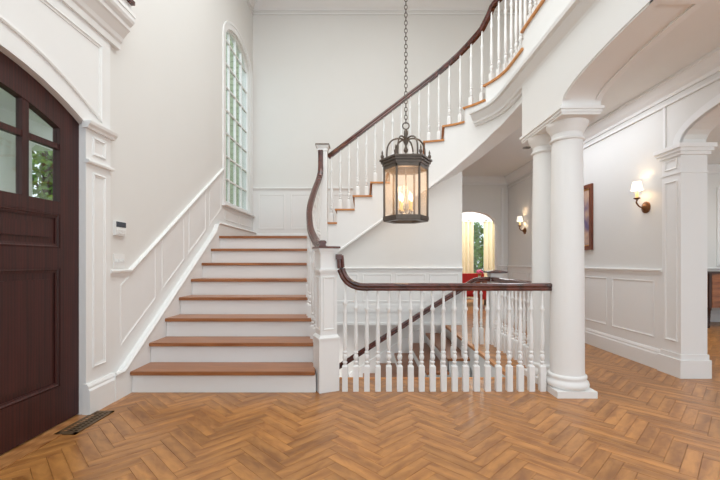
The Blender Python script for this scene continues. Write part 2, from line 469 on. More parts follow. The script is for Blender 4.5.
mb = MB(); mb.run(fL, [(0, 0), (0.055, 0), (0.055, 0.17), (0.045, 0.185), (0.045, 0.2), (0.033, 0.22), (0, 0.22)], y0 - 0.015, y1 + 0.02, 0); mb.build('pilaster_base', 'trim', ds)
arc = [(y, darch(y) + 0.13) for y in [1.0 + 0.1 * k for k in range(20)]]
panel_ring(lambda s, z, d: (XL + 0.018 + d, s, z), [(0.95, 2.2)] + [(y, darch(min(y, 2.74)) + 0.13) for y in [1.0 + 0.08 * k for k in range(22)]] + [(2.90, 2.14), (2.90, 2.72), (0.95, 2.72)], 0.03, 0.014).build('panel_moulding', 'trim', ds)
mb = MB()
CORN = [(0, 0), (0.035, 0), (0.035, 0.05), (0.05, 0.06), (0.06, 0.09), (0.10, 0.14), (0.115, 0.15), (0.115, 0.18), (0.14, 0.2), (0.15, 0.22), (0.15, 0.26), (0.12, 0.27), (0.12, 0.36), (0, 0.36)]
mb.run(fL, CORN, -1.4, 3.10, 2.80)
mb.run(fL, [(0, 0), (0.155, 0), (0.155, 0.03), (0, 0.03)], 2.2, 3.105, 3.055)
mb.build('cornice', 'trim', ds)
MB().box(XL, XL + 0.15, -1.4, 3.105, 3.161, 3.19).build('cornice_cap', 'rail', ds)

# double front door (two leaves)
fD = lambda s, z, d: (XL - 0.03 + d, s, z)
def door_leaf(n, sgn, label):
    # local coordinate q: 0 at hinge side (outer), 0.93 at the meeting stile
    fq = lambda q, z, d: fD(DC + sgn * (DW - q), z, d)
    zt = lambda q: darch(DC + (DW - q)) - 0.004
    e = empty('door_%d' % n, (XL - 0.03, DC + sgn * DW, 0), label, 'door', 'leaves of the front door', 'structure')
    base = Vector(e.location)
    def prt(name, mb, m, parent=None):
        mb.v = [tuple(Vector(p) - base) for p in mb.v]; return mb.build(name, m, parent or e)
    LW = DW - 0.003; st = 0.175
    qs = lambda a, b, k=12: [a + (b - a) * i / k for i in range(k + 1)]
    prt('stile', MB().strip([(q, 0.012, zt(q)) for q in qs(0.003, st, 5)], fq, 0, -0.05), 'door')
    prt('stile', MB().strip([(q, 0.012, zt(q)) for q in qs(LW - st, LW, 5)], fq, 0, -0.05), 'door')
    prt('top_rail', MB().strip([(q, zt(q) - 0.17, zt(q)) for q in qs(st, LW - st)], fq, 0, -0.05), 'door')
    for z0, z1 in ((0.012, 0.26), (1.05, 1.18), (1.41, 1.49)):
        prt('rail', MB().strip([(st, z0, z1), (LW - st, z0, z1)], fq, 0, -0.05), 'door')
    for z0, z1 in ((0.26, 1.05), (1.18, 1.41)):
        p = MB(); p.strip([(st, z0, z1), (LW - st, z0, z1)], fq, -0.016, -0.04)
        p.strip([(st + 0.07, z0 + 0.07, z1 - 0.07), (LW - st - 0.07, z0 + 0.07, z1 - 0.07)], fq, -0.006, -0.03) if z1 - z0 > 0.2 else None
        pn = prt('door_panel', p, 'door')
        r = panel_ring(fq, [(st, z0), (LW - st, z0), (LW - st, z1), (st, z1)], 0.03, 0.012, -0.012); prt('panel_bead', r, 'door', pn)
    # muntins and panes
    mid = LW / 2; zb = 1.49; zm = 1.86
    prt('muntin', MB().strip([(q, zb, zt(q) - 0.16) for q in (mid - 0.022, mid + 0.022)], fq, -0.004, -0.045), 'door')
    prt('muntin', MB().strip([(st, zm - 0.018, zm + 0.018), (LW - st, zm - 0.018, zm + 0.018)], fq, -0.008, -0.045), 'door')
    for a, b in ((st, mid - 0.02), (mid + 0.02, LW - st)):
        prt('pane', MB().strip([(a, zb, zm - 0.016), (b, zb, zm - 0.016)], fq, -0.022, -0.026), 'pane')
        prt('pane', MB().strip([(q, zm + 0.016, zt(q) - 0.165) for q in qs(a, b, 6)], fq, -0.022, -0.026), 'pane')
    return e
door_leaf(1, 1, 'dark mahogany arched front door leaf with four glass panes, beside the pilaster')
door_leaf(2, -1, 'dark mahogany arched front door leaf nearer the viewer, outside the picture edge')

# arched stair window
we = Thing('window_1', (XL, WC, WB), 'tall arched white window with many small panes above the stair landing', 'window', kind='structure')
mb = MB()
def casing(mb, hw, hw2, rise, rise2, fn, d0, d1):
    n = 24; inn = [(WC - hw, WB)] + [(y, warch(y, hw, rise)) for y in arcst(WC, hw, n)] + [(WC + hw, WB)]
    out = [(WC - hw2, WB)] + [(y, warch(y, hw2, rise2)) for y in arcst(WC, hw2, n)] + [(WC + hw2, WB)]
    vs = []
    for i, o_ in zip(inn, out): vs += [fn(i[0], i[1], d0), fn(o_[0], o_[1], d0), fn(o_[0], o_[1], d1), fn(i[0], i[1], d1)]
    k = len(inn); fs = [(0, 1, 2, 3), (4 * k - 1, 4 * k - 2, 4 * k - 3, 4 * k - 4)]
    for i in range(k - 1):
        for j in range(4):
            l = (j + 1) % 4; fs.append((4 * i + j, 4 * i + 4 + j, 4 * i + 4 + l, 4 * i + l))
    mb.add(vs, fs)
casing(mb, 0.60, 0.70, 0.31, 0.41, fL, 0.010, -0.002); casing(mb, 0.675, 0.71, 0.385, 0.42, fL, 0.018, -0.002)
we.part('casing', mb, 'trim', 30)
mb = MB(); casing(mb, 0.572, 0.602, 0.282, 0.312, fL, -0.03, -0.10); mb.strip([(WC - 0.6, WB, WB + 0.06), (WC + 0.6, WB, WB + 0.06)], fL, -0.02, -0.12)
we.part('sash_frame', mb, 'trim', 30)
mb = MB(); mb.run(fL, [(-0.05, 0), (0.05, 0), (0.055, 0.015), (0.05, 0.03), (-0.05, 0.03)], WC - 0.735, WC + 0.74, WB - 0.03); we.part('window_sill', mb, 'trim')
cols = [WC - 0.572 + 1.144 * k / 4 for k in range(5)]
rows = [WB + 0.06 + 0.345 * k for k in range(8)]
for c in cols[1:-1]:
    we.part('muntin', MB().strip([(c - 0.011, WB + 0.05, warch(c, 0.572, 0.282)), (c + 0.011, WB + 0.05, warch(c, 0.572, 0.282))], fL, -0.045, -0.085), 'trim')
for r in rows[1:]:
    we.part('muntin', MB().strip([(WC - 0.575, r - 0.011, r + 0.011), (WC + 0.575, r - 0.011, r + 0.011)], fL, -0.048, -0.082), 'trim')
for a, b in zip(cols, cols[1:]):
    for r0, r1 in zip(rows, rows[1:] + [None]):
        k = 6; st = []
        for i in range(k + 1):
            y = a + (b - a) * i / k; top = warch(y, 0.575, 0.285); t = top if r1 is None else min(r1, top); st.append((y, r0, max(t, r0 + 0.005)))
        if r1 is not None and all(abs(q[2] - r1) < 1e-6 for q in st): st = [st[0], st[-1]]
        we.part('pane', MB().strip(st, fL, -0.062, -0.066), 'pane')

# wainscot on the left wall
GO, RI = 0.28, 0.18
nose = lambda y: RI + (y - 3.18) * RI / GO
tw = struct(MB().run(fL, CHAIR, 3.0, 3.26, 0.975).build('trim_2', 'trim'), 'white wainscot climbing the left wall beside the stairs', 'trim')
mb = MB(); mb.run(fL, CHAIR, 3.26, 5.41, 0.975, 0.975 + (5.41 - 3.26) * RI / GO); mb.build('chair_rail', 'trim', tw)
mb = MB(); mb.strip([(3.001, 0, 0.98), (3.26, 0, 0.98), (5.41, 0.9, 0.98 + (5.41 - 3.26) * RI / GO)], fL, 0.004, -0.001); mb.strip([(5.41, 0.9, WB - 0.02), (YB, 0.9, WB - 0.02)], fL, 0.004, -0.001); mb.build('wainscot_board', 'trim', tw)
zc = 0.975 + (5.41 - 3.26) * RI / GO
sk = MB(); sk.strip([(3.0, 0.0, 0.2), (3.10, 0.0, 0.2), (3.45, 0.0, 0.2 + 0.35 * (nose(5.05) - 0.09) / 1.95), (5.05, 0.9, nose(5.05) + 0.11), (5.15, 1.0, 1.44 + 0.16), (YB, 1.2, 1.44 + 0.16)], fL, 0.06, -0.001)
sk.build('stair_skirt', 'trim', tw)
sk = MB()
CB = [(0.055, 0), (0.072, 0.0), (0.076, 0.01), (0.062, 0.026), (0.055, 0.026)]
sk.run(fL, CB, 3.10, 5.05, 0.2, nose(5.05) + 0.11); sk.run(fL, CB, 3.0, 3.10, 0.2); sk.run(fL, CB, 5.15, YB, 1.60); sk.build('skirt_bead', 'trim', tw)
for a, b in ((3.14, 3.68), (3.79, 4.26), (4.37, 4.84), (4.95, 5.36)):
    panel(fL, a, b, nose(a) + 0.24, nose(a) + 0.745, tw, dz=(b - a) * RI / GO, wd=0.03)
for a, b in ((5.5, 6.1), (6.18, 6.8)): panel(fL, a, b, 1.69, 1.84, tw, wd=0.025)

# ------------------------------------------------------------------ back wall and upper room
mb = MB(); mb.box(-2.25, 4.5, YB, YB + 0.15, 2.86, 5.75); mb.box(-2.25, 1.55, YB, YB + 0.15, -2.7, 2.86)
wb = struct(mb.build('wall_back', 'wall'), 'tall off-white wall behind the stair landing and upper flight', 'wall')
mb = MB(); mb.run(fB, CHAIR, XL, -0.2, 2.37); mb.run(fB, [(0, 0), (0.02, 0), (0.02, 0.14), (0.012, 0.16), (0, 0.16)], XL, -0.5, 1.44)
cw = struct(mb.build('trim_3', 'trim'), 'white wainscot with chair rail on the landing back wall', 'trim')
mb = MB(); mb.strip([(XL, 1.44, 2.38), (-0.2, 1.44, 2.38)], fB, 0.004, -0.001); mb.build('wainscot_board', 'trim', cw)
for a, b in ((-1.90, -1.42), (-1.32, -0.84), (-0.74, -0.26)): panel(fB, a, b, 1.68, 2.31, cw)
mb = MB(); mb.box(-2.25, 4.5, -1.5, YB + 0.15, 5.75, 5.9)
struct(mb.build('ceiling', 'ceil'), 'white upper ceiling of the two-storey foyer', 'ceiling')
mb = MB(); mb.run(fB, CROWN, XL, 4.4, 5.60); mb.run(fB, [(0, 0), (0.02, 0), (0.02, 0.02), (0, 0.02)], XL, 4.4, 5.53); mb.run(fL, CROWN, -1.4, YB, 5.60); mb.run(fL, [(0, 0), (0.02, 0), (0.02, 0.02), (0, 0.02)], -1.4, YB, 5.53)
struct(mb.build('trim_4', 'trim'), 'white crown moulding around the upper foyer ceiling', 'trim')
mb = MB(); mb.box(3.2, 3.35, -1.5, YB, 3.4, 5.75)
struct(mb.build('wall_gallery', 'wall'), 'off-white wall of the upstairs gallery', 'wall')

# ------------------------------------------------------------------ hall, right wall, ceilings
mb = MB(); ZC = 2.85
mb.box(1.6, 3.25, -1.5, 4.97, ZC, ZC + 0.1); mb.box(1.33, 3.25, 4.97, 8.15, ZC, ZC + 0.1)
struct(mb.build('ceiling_hall', 'ceil'), 'white hall ceiling under the upstairs gallery', 'ceiling')
AC, AW, AZ, AR = 2.05, 1.57, 2.20, 0.30
def rarch(y): d = min(abs(y - AC) / AW, 1); return AZ + AR * (1 - d ** 2.3) ** (1 / 2.3)
mb = MB()
mb.strip([(3.62, -0.05, ZC + 0.05), (8.15, -0.05, ZC + 0.05)], fR, 0, -0.22)
mb.strip([(y, rarch(y), ZC + 0.05) for y in arcst(AC, AW, 30)], fR, 0, -0.22)
mb.strip([(-1.5, -0.05, ZC + 0.05), (AC - AW, -0.05, ZC + 0.05)], fR, 0, -0.22)
wr = struct(mb.build('wall_right', 'wall'), 'off-white hall wall with sconces and arched opening at right', 'wall')
mb = MB(); mb.run(fR, CROWN, -1.4, 8.0, 2.70); mb.run(fR, [(0, 0), (0.02, 0), (0.02, 0.02), (0, 0.02)], -1.4, 8, 2.63); mb.run(fH, CROWN, 1.55, 3.0, 2.70)
struct(mb.build('trim_5', 'trim'), 'white crown moulding along the hall ceiling', 'trim')
# pilaster at the arch (wraps the wall end)
pl = MB(); pl.box(XR - 0.02, XR + 0.228, 3.61, 3.84, 0, AZ - 0.02)
pr = struct(pl.build('trim_6', 'trim'), 'white panelled pilaster at the arched opening on the right', 'trim')
mb = MB(); mb.box(XR - 0.045, XR + 0.248, 3.585, 3.87, 0, 0.17); mb.box(XR - 0.03, XR + 0.238, 3.60, 3.85, 0.17, 0.22); mb.build('pilaster_base', 'trim', pr)
mb = MB()
for e_, z0, z1 in ((0.02, 2.10, 2.13), (0.035, 2.13, 2.16), (0.05, 2.16, 2.20), (0.008, 1.93, 1.95)): mb.box(XR - 0.02 - e_, XR + 0.228 + e_, 3.61 - e_, 3.84 + e_, z0, z1)
mb.build('impost', 'trim', pr)
fR2 = lambda s, z, d: (XR - 0.02 - d, s, z)
panel(fR2, 3.65, 3.80, 1.98, 2.08, pr, wd=0.02); panel(fR2, 3.65, 3.80, 0.33, 1.87, pr, wd=0.02)
mb = MB(); mb.strip([(3.81, 2.2, 2.63), (3.84, 2.2, 2.63)], fR, 0.012, -0.001); mb.build('strip_moulding', 'trim', pr)
mb = MB()  # archivolt moulding
def ring_arch(mb, fn, w_, d):
    ys = [AC + AW * math.cos(PI * k / 30) for k in range(31)]; st = []
    pts_i = [(y, rarch(y)) for y in ys]; pts_o = [(AC + (y - AC) * (AW + w_) / AW, AZ + (z - AZ) * (AR + w_) / AR) for y, z in pts_i]
    vs = []
    for i, o_ in zip(pts_i, pts_o): vs += [fn(i[0], i[1], d), fn(o_[0], o_[1], d), fn(o_[0], o_[1], -0.002), fn(i[0], i[1], -0.002)]
    fs = []
    for i in range(30):
        for j in range(4): l = (j + 1) % 4; fs.append((4 * i + j, 4 * i + 4 + j, 4 * i + 4 + l, 4 * i + l))
    mb.add(vs, fs)
ring_arch(mb, fR, 0.09, 0.02); ring_arch(mb, fR, 0.05, 0.032); mb.build('arch_moulding', 'trim', pr, 30)
mb = MB(); mb.run(fR, BASE, 3.84, 8.0, 0)
br = struct(mb.build('baseboard_right', 'trim'), 'tall white baseboard along the right hall wall', 'baseboard')
mb = MB(); mb.run(fR, CHAIR, 3.84, 8.0, 0.965); mb.build('chair_rail', 'trim', br)
mb = MB(); mb.strip([(3.84, 0, 0.98), (8.0, 0, 0.98)], fR, 0.004, -0.001); mb.build('wainscot_board', 'trim', br)
for k in range(5):
    a = 3.96 + 0.78 * k; panel(fR, a, a + 0.68, 0.31, 0.90, br)

# end wall of the hall with arched opening to the sitting room
hx0, hx1 = 1.72, 2.77; hc = (hx0 + hx1) / 2 ; hw = (hx1 - hx0) / 2
def harch(x): d = min(abs(x - hc) / hw, 1); return 1.84 + 0.31 * math.sqrt(1 - d * d)
mb = MB()
mb.strip([(1.2, -0.05, ZC), (hx0, -0.05, ZC)], fH, 0, -0.15); mb.strip([(hx1, -0.05, ZC), (3.25, -0.05, ZC)], fH, 0, -0.15)
mb.strip([(x, harch(x), ZC) for x in arcst(hc, hw, 20)], fH, 0, -0.15)
mb.box(1.40, 1.55, 7.05, 8.0, -0.05, ZC)
wh = struct(mb.build('wall_hall_end', 'wall'), 'off-white wall at the end of the hall with arched opening', 'wall')
mb = MB(); mb.run(fH, CHAIR, 2.80, 3.0, 0.965); mb.run(fH, BASE, hx1, 3.0, 0); mb.run(fH, [(0, 0), (0.02, 0), (0.02, 2.63), (0, 2.63)], 2.86, 2.90, 0); mb.build('chair_rail', 'trim', wh)

# ------------------------------------------------------------------ arcade beam over the paired columns
BX0, BX1 = 1.545, 1.85
fA = lambda s, z, d: (BX0 + d, s, z)
EC, EW, EZ, ER = 1.2, 1.8, 2.31, 0.205
def earch(y): d = min(abs(y - EC) / EW, 1); return EZ + ER * (1 - d ** 2.6) ** (1 / 2.6)
mb = MB()
mb.strip([(3.0, 2.30, 2.90), (3.755, 2.30, 2.90)], fA, 0, BX1 - BX0)
mb.strip([(y, earch(y), 2.90) for y in arcst(EC, EW, 44)], fA, 0, BX1 - BX0)
mb.strip([(-1.5, 0, 2.90), (EC - EW, 0, 2.90)], fA, 0, BX1 - BX0)
wa = struct(mb.build('wall_arcade', 'trim', None, 35), 'white arched beam carried by the paired round columns', 'beam')
mb = MB()
for e_, z0, z1 in ((0.0, 2.244, 2.262), (0.008, 2.262, 2.285), (0.018, 2.285, 2.308)): mb.box(BX0 - e_, BX1 + e_, 3.0 - e_, 3.75 + e_, z0, z1)
mb.build('impost', 'trim', wa)
# soffit panels: border ribs along both edges of the arch and cross ribs
mb = MB()
for a, b in ((0.006, 0.05), (0.255, 0.299)):
    ys = [EC + EW * math.cos(PI * k / 44) for k in range(2, 43)]; vs = []
    for y in ys:
        z = earch(y); vs += [fA(y, z - 0.012, a), fA(y, z - 0.012, b), fA(y, z + 0.01, b), fA(y, z + 0.01, a)]
    fs = []
    for i in range(len(ys) - 1):
        for j in range(4): l = (j + 1) % 4; fs.append((4 * i + j, 4 * i + 4 + j, 4 * i + 4 + l, 4 * i + l))
    mb.add(vs, fs)
for y in (2.05, 1.2, 0.4): mb.box(BX0 + 0.006, BX1 - 0.006, y - 0.035, y + 0.035, earch(y) - 0.014, earch(y) + 0.02)
mb.build('soffit_moulding', 'trim', wa, 35)

def column(y, label):
    x = 1.705; t = Thing('column', (x, y, 0), label, 'column', 'paired round white columns')
    t.part('plinth', MB().box(x - 0.16, x + 0.16, y - 0.16, y + 0.16, 0, 0.053), 'trim')
    t.part('base_moulding', MB().lathe([(0.15, 0.053), (0.162, 0.065), (0.166, 0.085), (0.16, 0.105), (0.148, 0.115), (0.144, 0.13), (0.15, 0.14), (0.148, 0.155), (0.136, 0.165)], x, y, 0, 40), 'trim', 50)
    t.part('shaft', MB().lathe([(0.134, 0.16), (0.131, 0.2)] + [(0.131 - 0.013 * (k / 12) ** 1.8, 0.2 + 1.81 * k / 12) for k in range(1, 13)] + [(0.118, 2.10)], x, y, 0, 40), 'trim', 40)
    t.part('capital', MB().lathe([(0.118, 2.09), (0.130, 2.095), (0.134, 2.105), (0.130, 2.115), (0.119, 2.12), (0.119, 2.155), (0.128, 2.165), (0.132, 2.18), (0.150, 2.205), (0.160, 2.225), (0.160, 2.244)], x, y, 0, 40), 'trim', 40)
column(3.225, 'round white column in front, where the mahogany balustrade rail ends')
column(3.585, 'round white column behind the front one, half hidden by it')

# ------------------------------------------------------------------ shared baluster mesh
def bal_mesh(h, b=0.21):
    key = (round(h, 3), round(b, 3))
    if key in BAL: return BAL[key]
    mb = MB(); q = 0.0235; u = h - b
    mb.obox(0, 0, 0, b, q, q); mb.obox(0, 0, b, b + 0.014, q, q, 0, 0.011, 0.011)
    pr_ = [(0.012, 0.010), (0.013, 0.02), (0.020, 0.028), (0.020, 0.036), (0.012, 0.045), (0.019, 0.062), (0.022, 0.078), (0.017, 0.097), (0.012, 0.104), (0.019, 0.112), (0.019, 0.12), (0.011, 0.13)]
    k = (u - 0.13) / 0.505
    pr_ += [(0.016, 0.13 + 0.02 * k), (0.0185, 0.13 + 0.08 * k), (0.018, 0.13 + 0.13 * k), (0.0125, 0.13 + 0.30 * k), (0.0125, 0.13 + 0.325 * k), (0.019, 0.13 + 0.338 * k), (0.019, 0.13 + 0.352 * k), (0.011, 0.13 + 0.366 * k), (0.0095, u)]
    mb.lathe(pr_, 0, 0, b, 10)
    BAL[key] = mb.mesh('baluster', 'trim', 40); return BAL[key]
BAL = {}
RAILP = [(-0.026, -0.031), (0.026, -0.031), (0.031, -0.018), (0.024, -0.004), (0.033, 0.010), (0.030, 0.024), (0.017, 0.032), (-0.017, 0.032), (-0.030, 0.024), (-0.033, 0.010), (-0.024, -0.004), (-0.031, -0.018)]

# ------------------------------------------------------------------ main staircase
st = Thing('staircase', (-1.2, 3.2, 0), 'white staircase with oak treads turning at the landing and curving up to the gallery', 'staircase')
xrt = [(3.15, -0.36), (3.32, -0.37), (3.6, -0.455), (3.85, -0.535), (4.05, -0.575), (4.22, -0.598), (4.63, -0.603), (5.14, -0.575)]
xr = lambda y: interp(xrt, y)
SX = -1.938
for n in range(1, 8):
    y0 = 3.18 + GO * (n - 1); z = RI * n; yy = [y0 + 0.31 * k / 5 for k in range(6)]
    right = [(xr(y) + (0.045 if n > 1 else -0.045), y) for y in yy]
    poly = [(SX, y0)] + right + [(SX, y0 + 0.31)]
    mb = MB(); f_ = lambda a, b, d: (a, b, d)
    ins = lambda e_: [(SX, y0 + e_)] + [(x - e_, max(y, y0 + e_)) for x, y in right] + [(SX, y0 + 0.31)]
    mb.prism(ins(0.006), f_, z - 0.032, z - 0.027); mb.prism(ins(0.0), f_, z - 0.027, z - 0.006); mb.prism(ins(0.006), f_, z - 0.006, z)
    st.part('tread', mb, 'tread')
    st.part('riser', MB().box(SX, xr(y0 + 0.03) - (0.004 if n > 1 else 0.04), y0 + 0.03, y0 + 0.05, RI * (n - 1), z - 0.032), 'trim')
# landing
mb = MB(); mb.box(SX, -0.52, 5.14, YB - 0.02, 1.408, 1.44); st.part('landing', mb, 'tread')
st.part('riser', MB().box(SX, -0.58, 5.17, 5.19, RI * 7, 1.408), 'trim')
# curved open stringer of the lower flight
sts = []
for n in range(1, 9):
    y0 = 3.222 + GO * (n - 1); z = RI * n - 0.034
    for k in range(5): sts.append((y0 + GO * k / 4, 0.0, z))
fC = lambda s, z, d: (xr(s) - d, s, z)
st.part('stringer', MB().strip([q for q in sts if 3.30 < q[0] < 5.2], fC, 0, 0.05), 'trim', 30)
# ---- upper flight on a path: straight, quarter turn, gallery edge
PY, PX1, PR = 5.13, 0.65, 0.95
AL = PR * PI / 2
def path(s_):
    """position, inward normal (towards the stair) on the open side"""
    if s_ <= PX1: return Vector((s_, PY)), Vector((0, 1))
    if s_ <= PX1 + AL:
        a = (s_ - PX1) / PR; return Vector((PX1 + PR * math.sin(a), PY - PR + PR * math.cos(a))), Vector((math.sin(a), math.cos(a)))
    return Vector((PX1 + PR, PY - PR - (s_ - PX1 - AL))), Vector((1, 0))
G2 = 0.235
sn = lambda n: -0.36 + G2 * (n - 10) if n <= 15 else {16: 1.07, 17: 1.35, 18: 1.65}.get(n, PX1 + AL + 0.33)
SEND = 7.4
Zn = lambda s_: 1.8 + RI * (s_ + 0.36) / G2 if s_ < sn(15) else interp([(sn(n), RI * n) for n in (15, 16, 17, 18)], s_)
def deep(p, nrm, L_=1.77, xm=3.15):
    q = p + nrm * L_; return Vector((min(q.x, max(xm, p.x + 0.05)), min(q.y, YB - 0.02)))
for n in range(9, 20):
    a = sn(n); b = sn(n + 1) if n < 19 else SEND; z = RI * n
    k = 10 if n < 18 else 24
    ss = [a - 0.028 + (b + 0.0 - a + 0.028) * i / k for i in range(k + 1)]
    outer = []; inner = []
    for q in ss:
        p, nr = path(q); outer.append(p - nr * 0.022); inner.append(deep(p, nr, 1.77, 1.32 if n < 17 else 3.15))
    mb = MB(); vs = []
    for p, q in zip(outer, inner): vs += [(p.x, p.y, z - 0.022), (q.x, q.y, z - 0.022), (q.x, q.y, z), (p.x, p.y, z)]
    fs = [(0, 1, 2, 3), tuple(4 * k + j for j in (3, 2, 1, 0))]
    for i in range(k):
        for j in range(4): l = (j + 1) % 4; fs.append((4 * i + j, 4 * i + 4 + j, 4 * i + 4 + l, 4 * i + l))
    mb.add(vs, fs); st.part('tread', mb, 'nosing')
    p, nr = path(a); q = deep(p, nr, 1.77, 1.32 if n < 18 else 3.15); t = Vector((nr.y, -nr.x)) * 0.02; mb = MB(); p = p + nr * 0.006
    vs = [(p.x, p.y, z - RI), (q.x, q.y, z - RI), (q.x + t.x, q.y + t.y, z - RI), (p.x + t.x, p.y + t.y, z - RI)]; vs += [(x, y, z - 0.0225) for x, y, _ in vs]
    mb.add(vs, [(3, 2, 1, 0), (4, 5, 6, 7), (0, 1, 5, 4), (1, 2, 6, 5), (2, 3, 7, 6), (3, 0, 4, 7)]); st.part('riser', mb, 'trim')
botT = [(-0.6, 1.05), (-0.254, 1.29), (0.6, 1.90), (1.3, 2.37), (1.55, 2.52), (1.79, 2.63), (2.1, 2.69), (2.43, 2.70), (9, 2.70)]
bot = lambda s_: interp(botT, s_)
sts = []
for n in range(9, 20):
    a = sn(n); b = sn(n + 1) if n < 19 else SEND; k = 6 if n < 18 else 20
    for i in range(k + 1):
        q = a + (b - a) * i / k; sts.append((q, bot(q), RI * n - 0.0223))
def fPth(s_, z, d): p, nr = path(s_); q = p + nr * d; return (q.x, q.y, z)
st.part('stringer', MB().strip(sts, fPth, 0, 0.24), 'trim', 25)
mb = MB()
ps = [-0.58 + 0.06 * k for k in range(int((SEND + 0.58) / 0.06))]
def mould(prof, ss, level=None):
    m2 = MB(); vs = []; n = len(prof)
    for q in ss:
        p, nr = path(q); vs += [(p.x - nr.x * d, p.y - nr.y * d, (bot(q) if level is None else level) + z) for d, z in prof]
    fs = [tuple(range(n)), tuple((len(ss) - 1) * n + k for k in range(n))[::-1]]
    for i in range(len(ss) - 1):
        for k in range(n): j = (k + 1) % n; fs.append((i * n + k, i * n + j, (i + 1) * n + j, (i + 1) * n + k))
    return m2.add(vs, fs)
st.part('stringer_bead', mould([(-0.01, -0.008), (0.012, -0.008), (0.014, 0.012), (0.006, 0.03), (-0.01, 0.03)], ps), 'trim', 30)
ps2 = [1.5 + 0.05 * k for k in range(int((SEND - 1.5) / 0.05))]
st.part('cornice', mould([(-0.01, 0.03), (0.025, 0.03), (0.035, 0.05), (0.055, 0.055), (0.06, 0.08), (0.10, 0.125), (0.11, 0.145), (0.14, 0.15), (0.145, 0.18), (0.12, 0.195), (0.03, 0.205), (0.02, 0.23), (-0.01, 0.23)], ps2, 2.745), 'trim', 30)
# ---- newels
def newel1(cx, cy, a):
    mb = MB(); mb.obox(cx, cy, 0, 0.44, 0.088, 0.088, a); mb.obox(cx, cy, 0.44, 0.455, 0.094, 0.094, a); mb.obox(cx, cy, 0.455, 0.475, 0.09, 0.09, a, 0.077, 0.077)
    mb.obox(cx, cy, 0.475, 1.185, 0.073, 0.073, a)
    for z0, z1, e_ in ((1.0, 1.015, 0.083), (1.015, 1.03, 0.088), (1.165, 1.185, 0.079), (1.185, 1.205, 0.089)): mb.obox(cx, cy, z0, z1, e_, e_, a)
    o_ = st.part('newel_post', mb, 'trim')
    for k in range(4):
        aa = a + k * PI / 2; u_ = Vector((math.cos(aa), math.sin(aa))); nn = Vector((math.sin(aa), -math.cos(aa)))
        fn = lambda s_, z, d: (cx + u_.x * s_ + nn.x * (0.073 + d), cy + u_.y * s_ + nn.y * (0.073 + d), z)
        st.part('panel_moulding', panel_ring(fn, [(-0.052, 0.52), (0.052, 0.52), (0.052, 0.965), (-0.052, 0.965)], 0.014, 0.008), 'trim', None, o_)
    mb = MB(); mb.obox(cx, cy, 1.205, 1.222, 0.097, 0.097, a, 0.094, 0.094); st.part('newel_cap', mb, 'rail', None, o_)
newel1(-0.325, 3.295, math.radians(24))
mb = MB(); nx, ny = -0.548, 5.125
mb.obox(nx, ny, 0.95, 2.60, 0.062, 0.062); mb.obox(nx, ny, 2.56, 2.58, 0.07, 0.07); mb.obox(nx, ny, 2.60, 2.63, 0.075, 0.075, 0, 0.085, 0.085)
nw = st.part('newel_post', mb, 'trim')
mb = MB(); mb.obox(nx, ny, 2.63, 2.648, 0.094, 0.094, 0, 0.09, 0.09); st.part('newel_cap', mb, 'bronze', None, nw)
# ---- handrails
rl = spline([(-0.355, 3.31, 1.245), (-0.375, 3.40, 1.245), (-0.44, 3.56, 1.275), (-0.535, 3.84, 1.42), (-0.598, 4.22, 1.665), (-0.603, 4.63, 1.93), (-0.585, 4.93, 2.14), (-0.572, 5.03, 2.26), (-0.57, 5.055, 2.40), (-0.57, 5.058, 2.56)], 8)
st.part('handrail', MB().sweep(RAILP, rl), 'rail', 40)
r2 = [];
q = -0.485
while q < 1.60:
    p, nr = path(q); p = p + nr * 0.05; r2.append((p.x, p.y, Zn(q) + 0.80)); q += 0.06
for q, z in ((1.66, 4.10), (1.70, 4.16), (1.76, 4.185), (1.85, 4.19), (2.0, 4.19), (2.2, 4.19), (2.46, 4.20), (2.54, 4.26), (2.62, 4.34), (2.7, 4.36), (3.2, 4.36), (4.2, 4.36), (5.2, 4.36), (7.3, 4.36)):
    p, nr = path(q); p = p + nr * 0.05; r2.append((p.x, p.y, z))
st.part('handrail', MB().sweep(RAILP, r2), 'rail', 40)
# ---- balusters on both flights
for n in range(2, 8):
    for fr in (0.07, 0.21):
        y = 3.18 + GO * (n - 1) + fr
        hz = [p for p in rl]; zr = min(rl, key=lambda p: abs(p[1] - y))[2] - 0.02
        h = round(zr - RI * n, 2); st.inst('baluster', bal_mesh(h, 0.12), (xr(y) - 0.01, y, RI * n))
def zrail2(s_):
    p, nr = path(s_); p = p + nr * 0.05
    best = min(r2, key=lambda r: (r[0] - p.x) ** 2 + (r[1] - p.y) ** 2)
    return best[2] if s_ > 1.6 else Zn(s_) + 0.80
for n in range(9, 20):
    a = sn(n); b = sn(n + 1) if n < 19 else 5.6; cnt = 2 if n < 18 else int((b - a) / 0.115)
    for k in range(cnt):
        q = a + (b - a) * (k + 0.35) / cnt
        if q < -0.45: continue
        p, nr = path(q); p = p + nr * 0.05; h = round((zrail2(q) - 0.02 - RI * n) * 50) / 50
        st.inst('baluster', bal_mesh(h, 0.12), (p.x, p.y, RI * n), math.atan2(nr.x, nr.y) * -1)

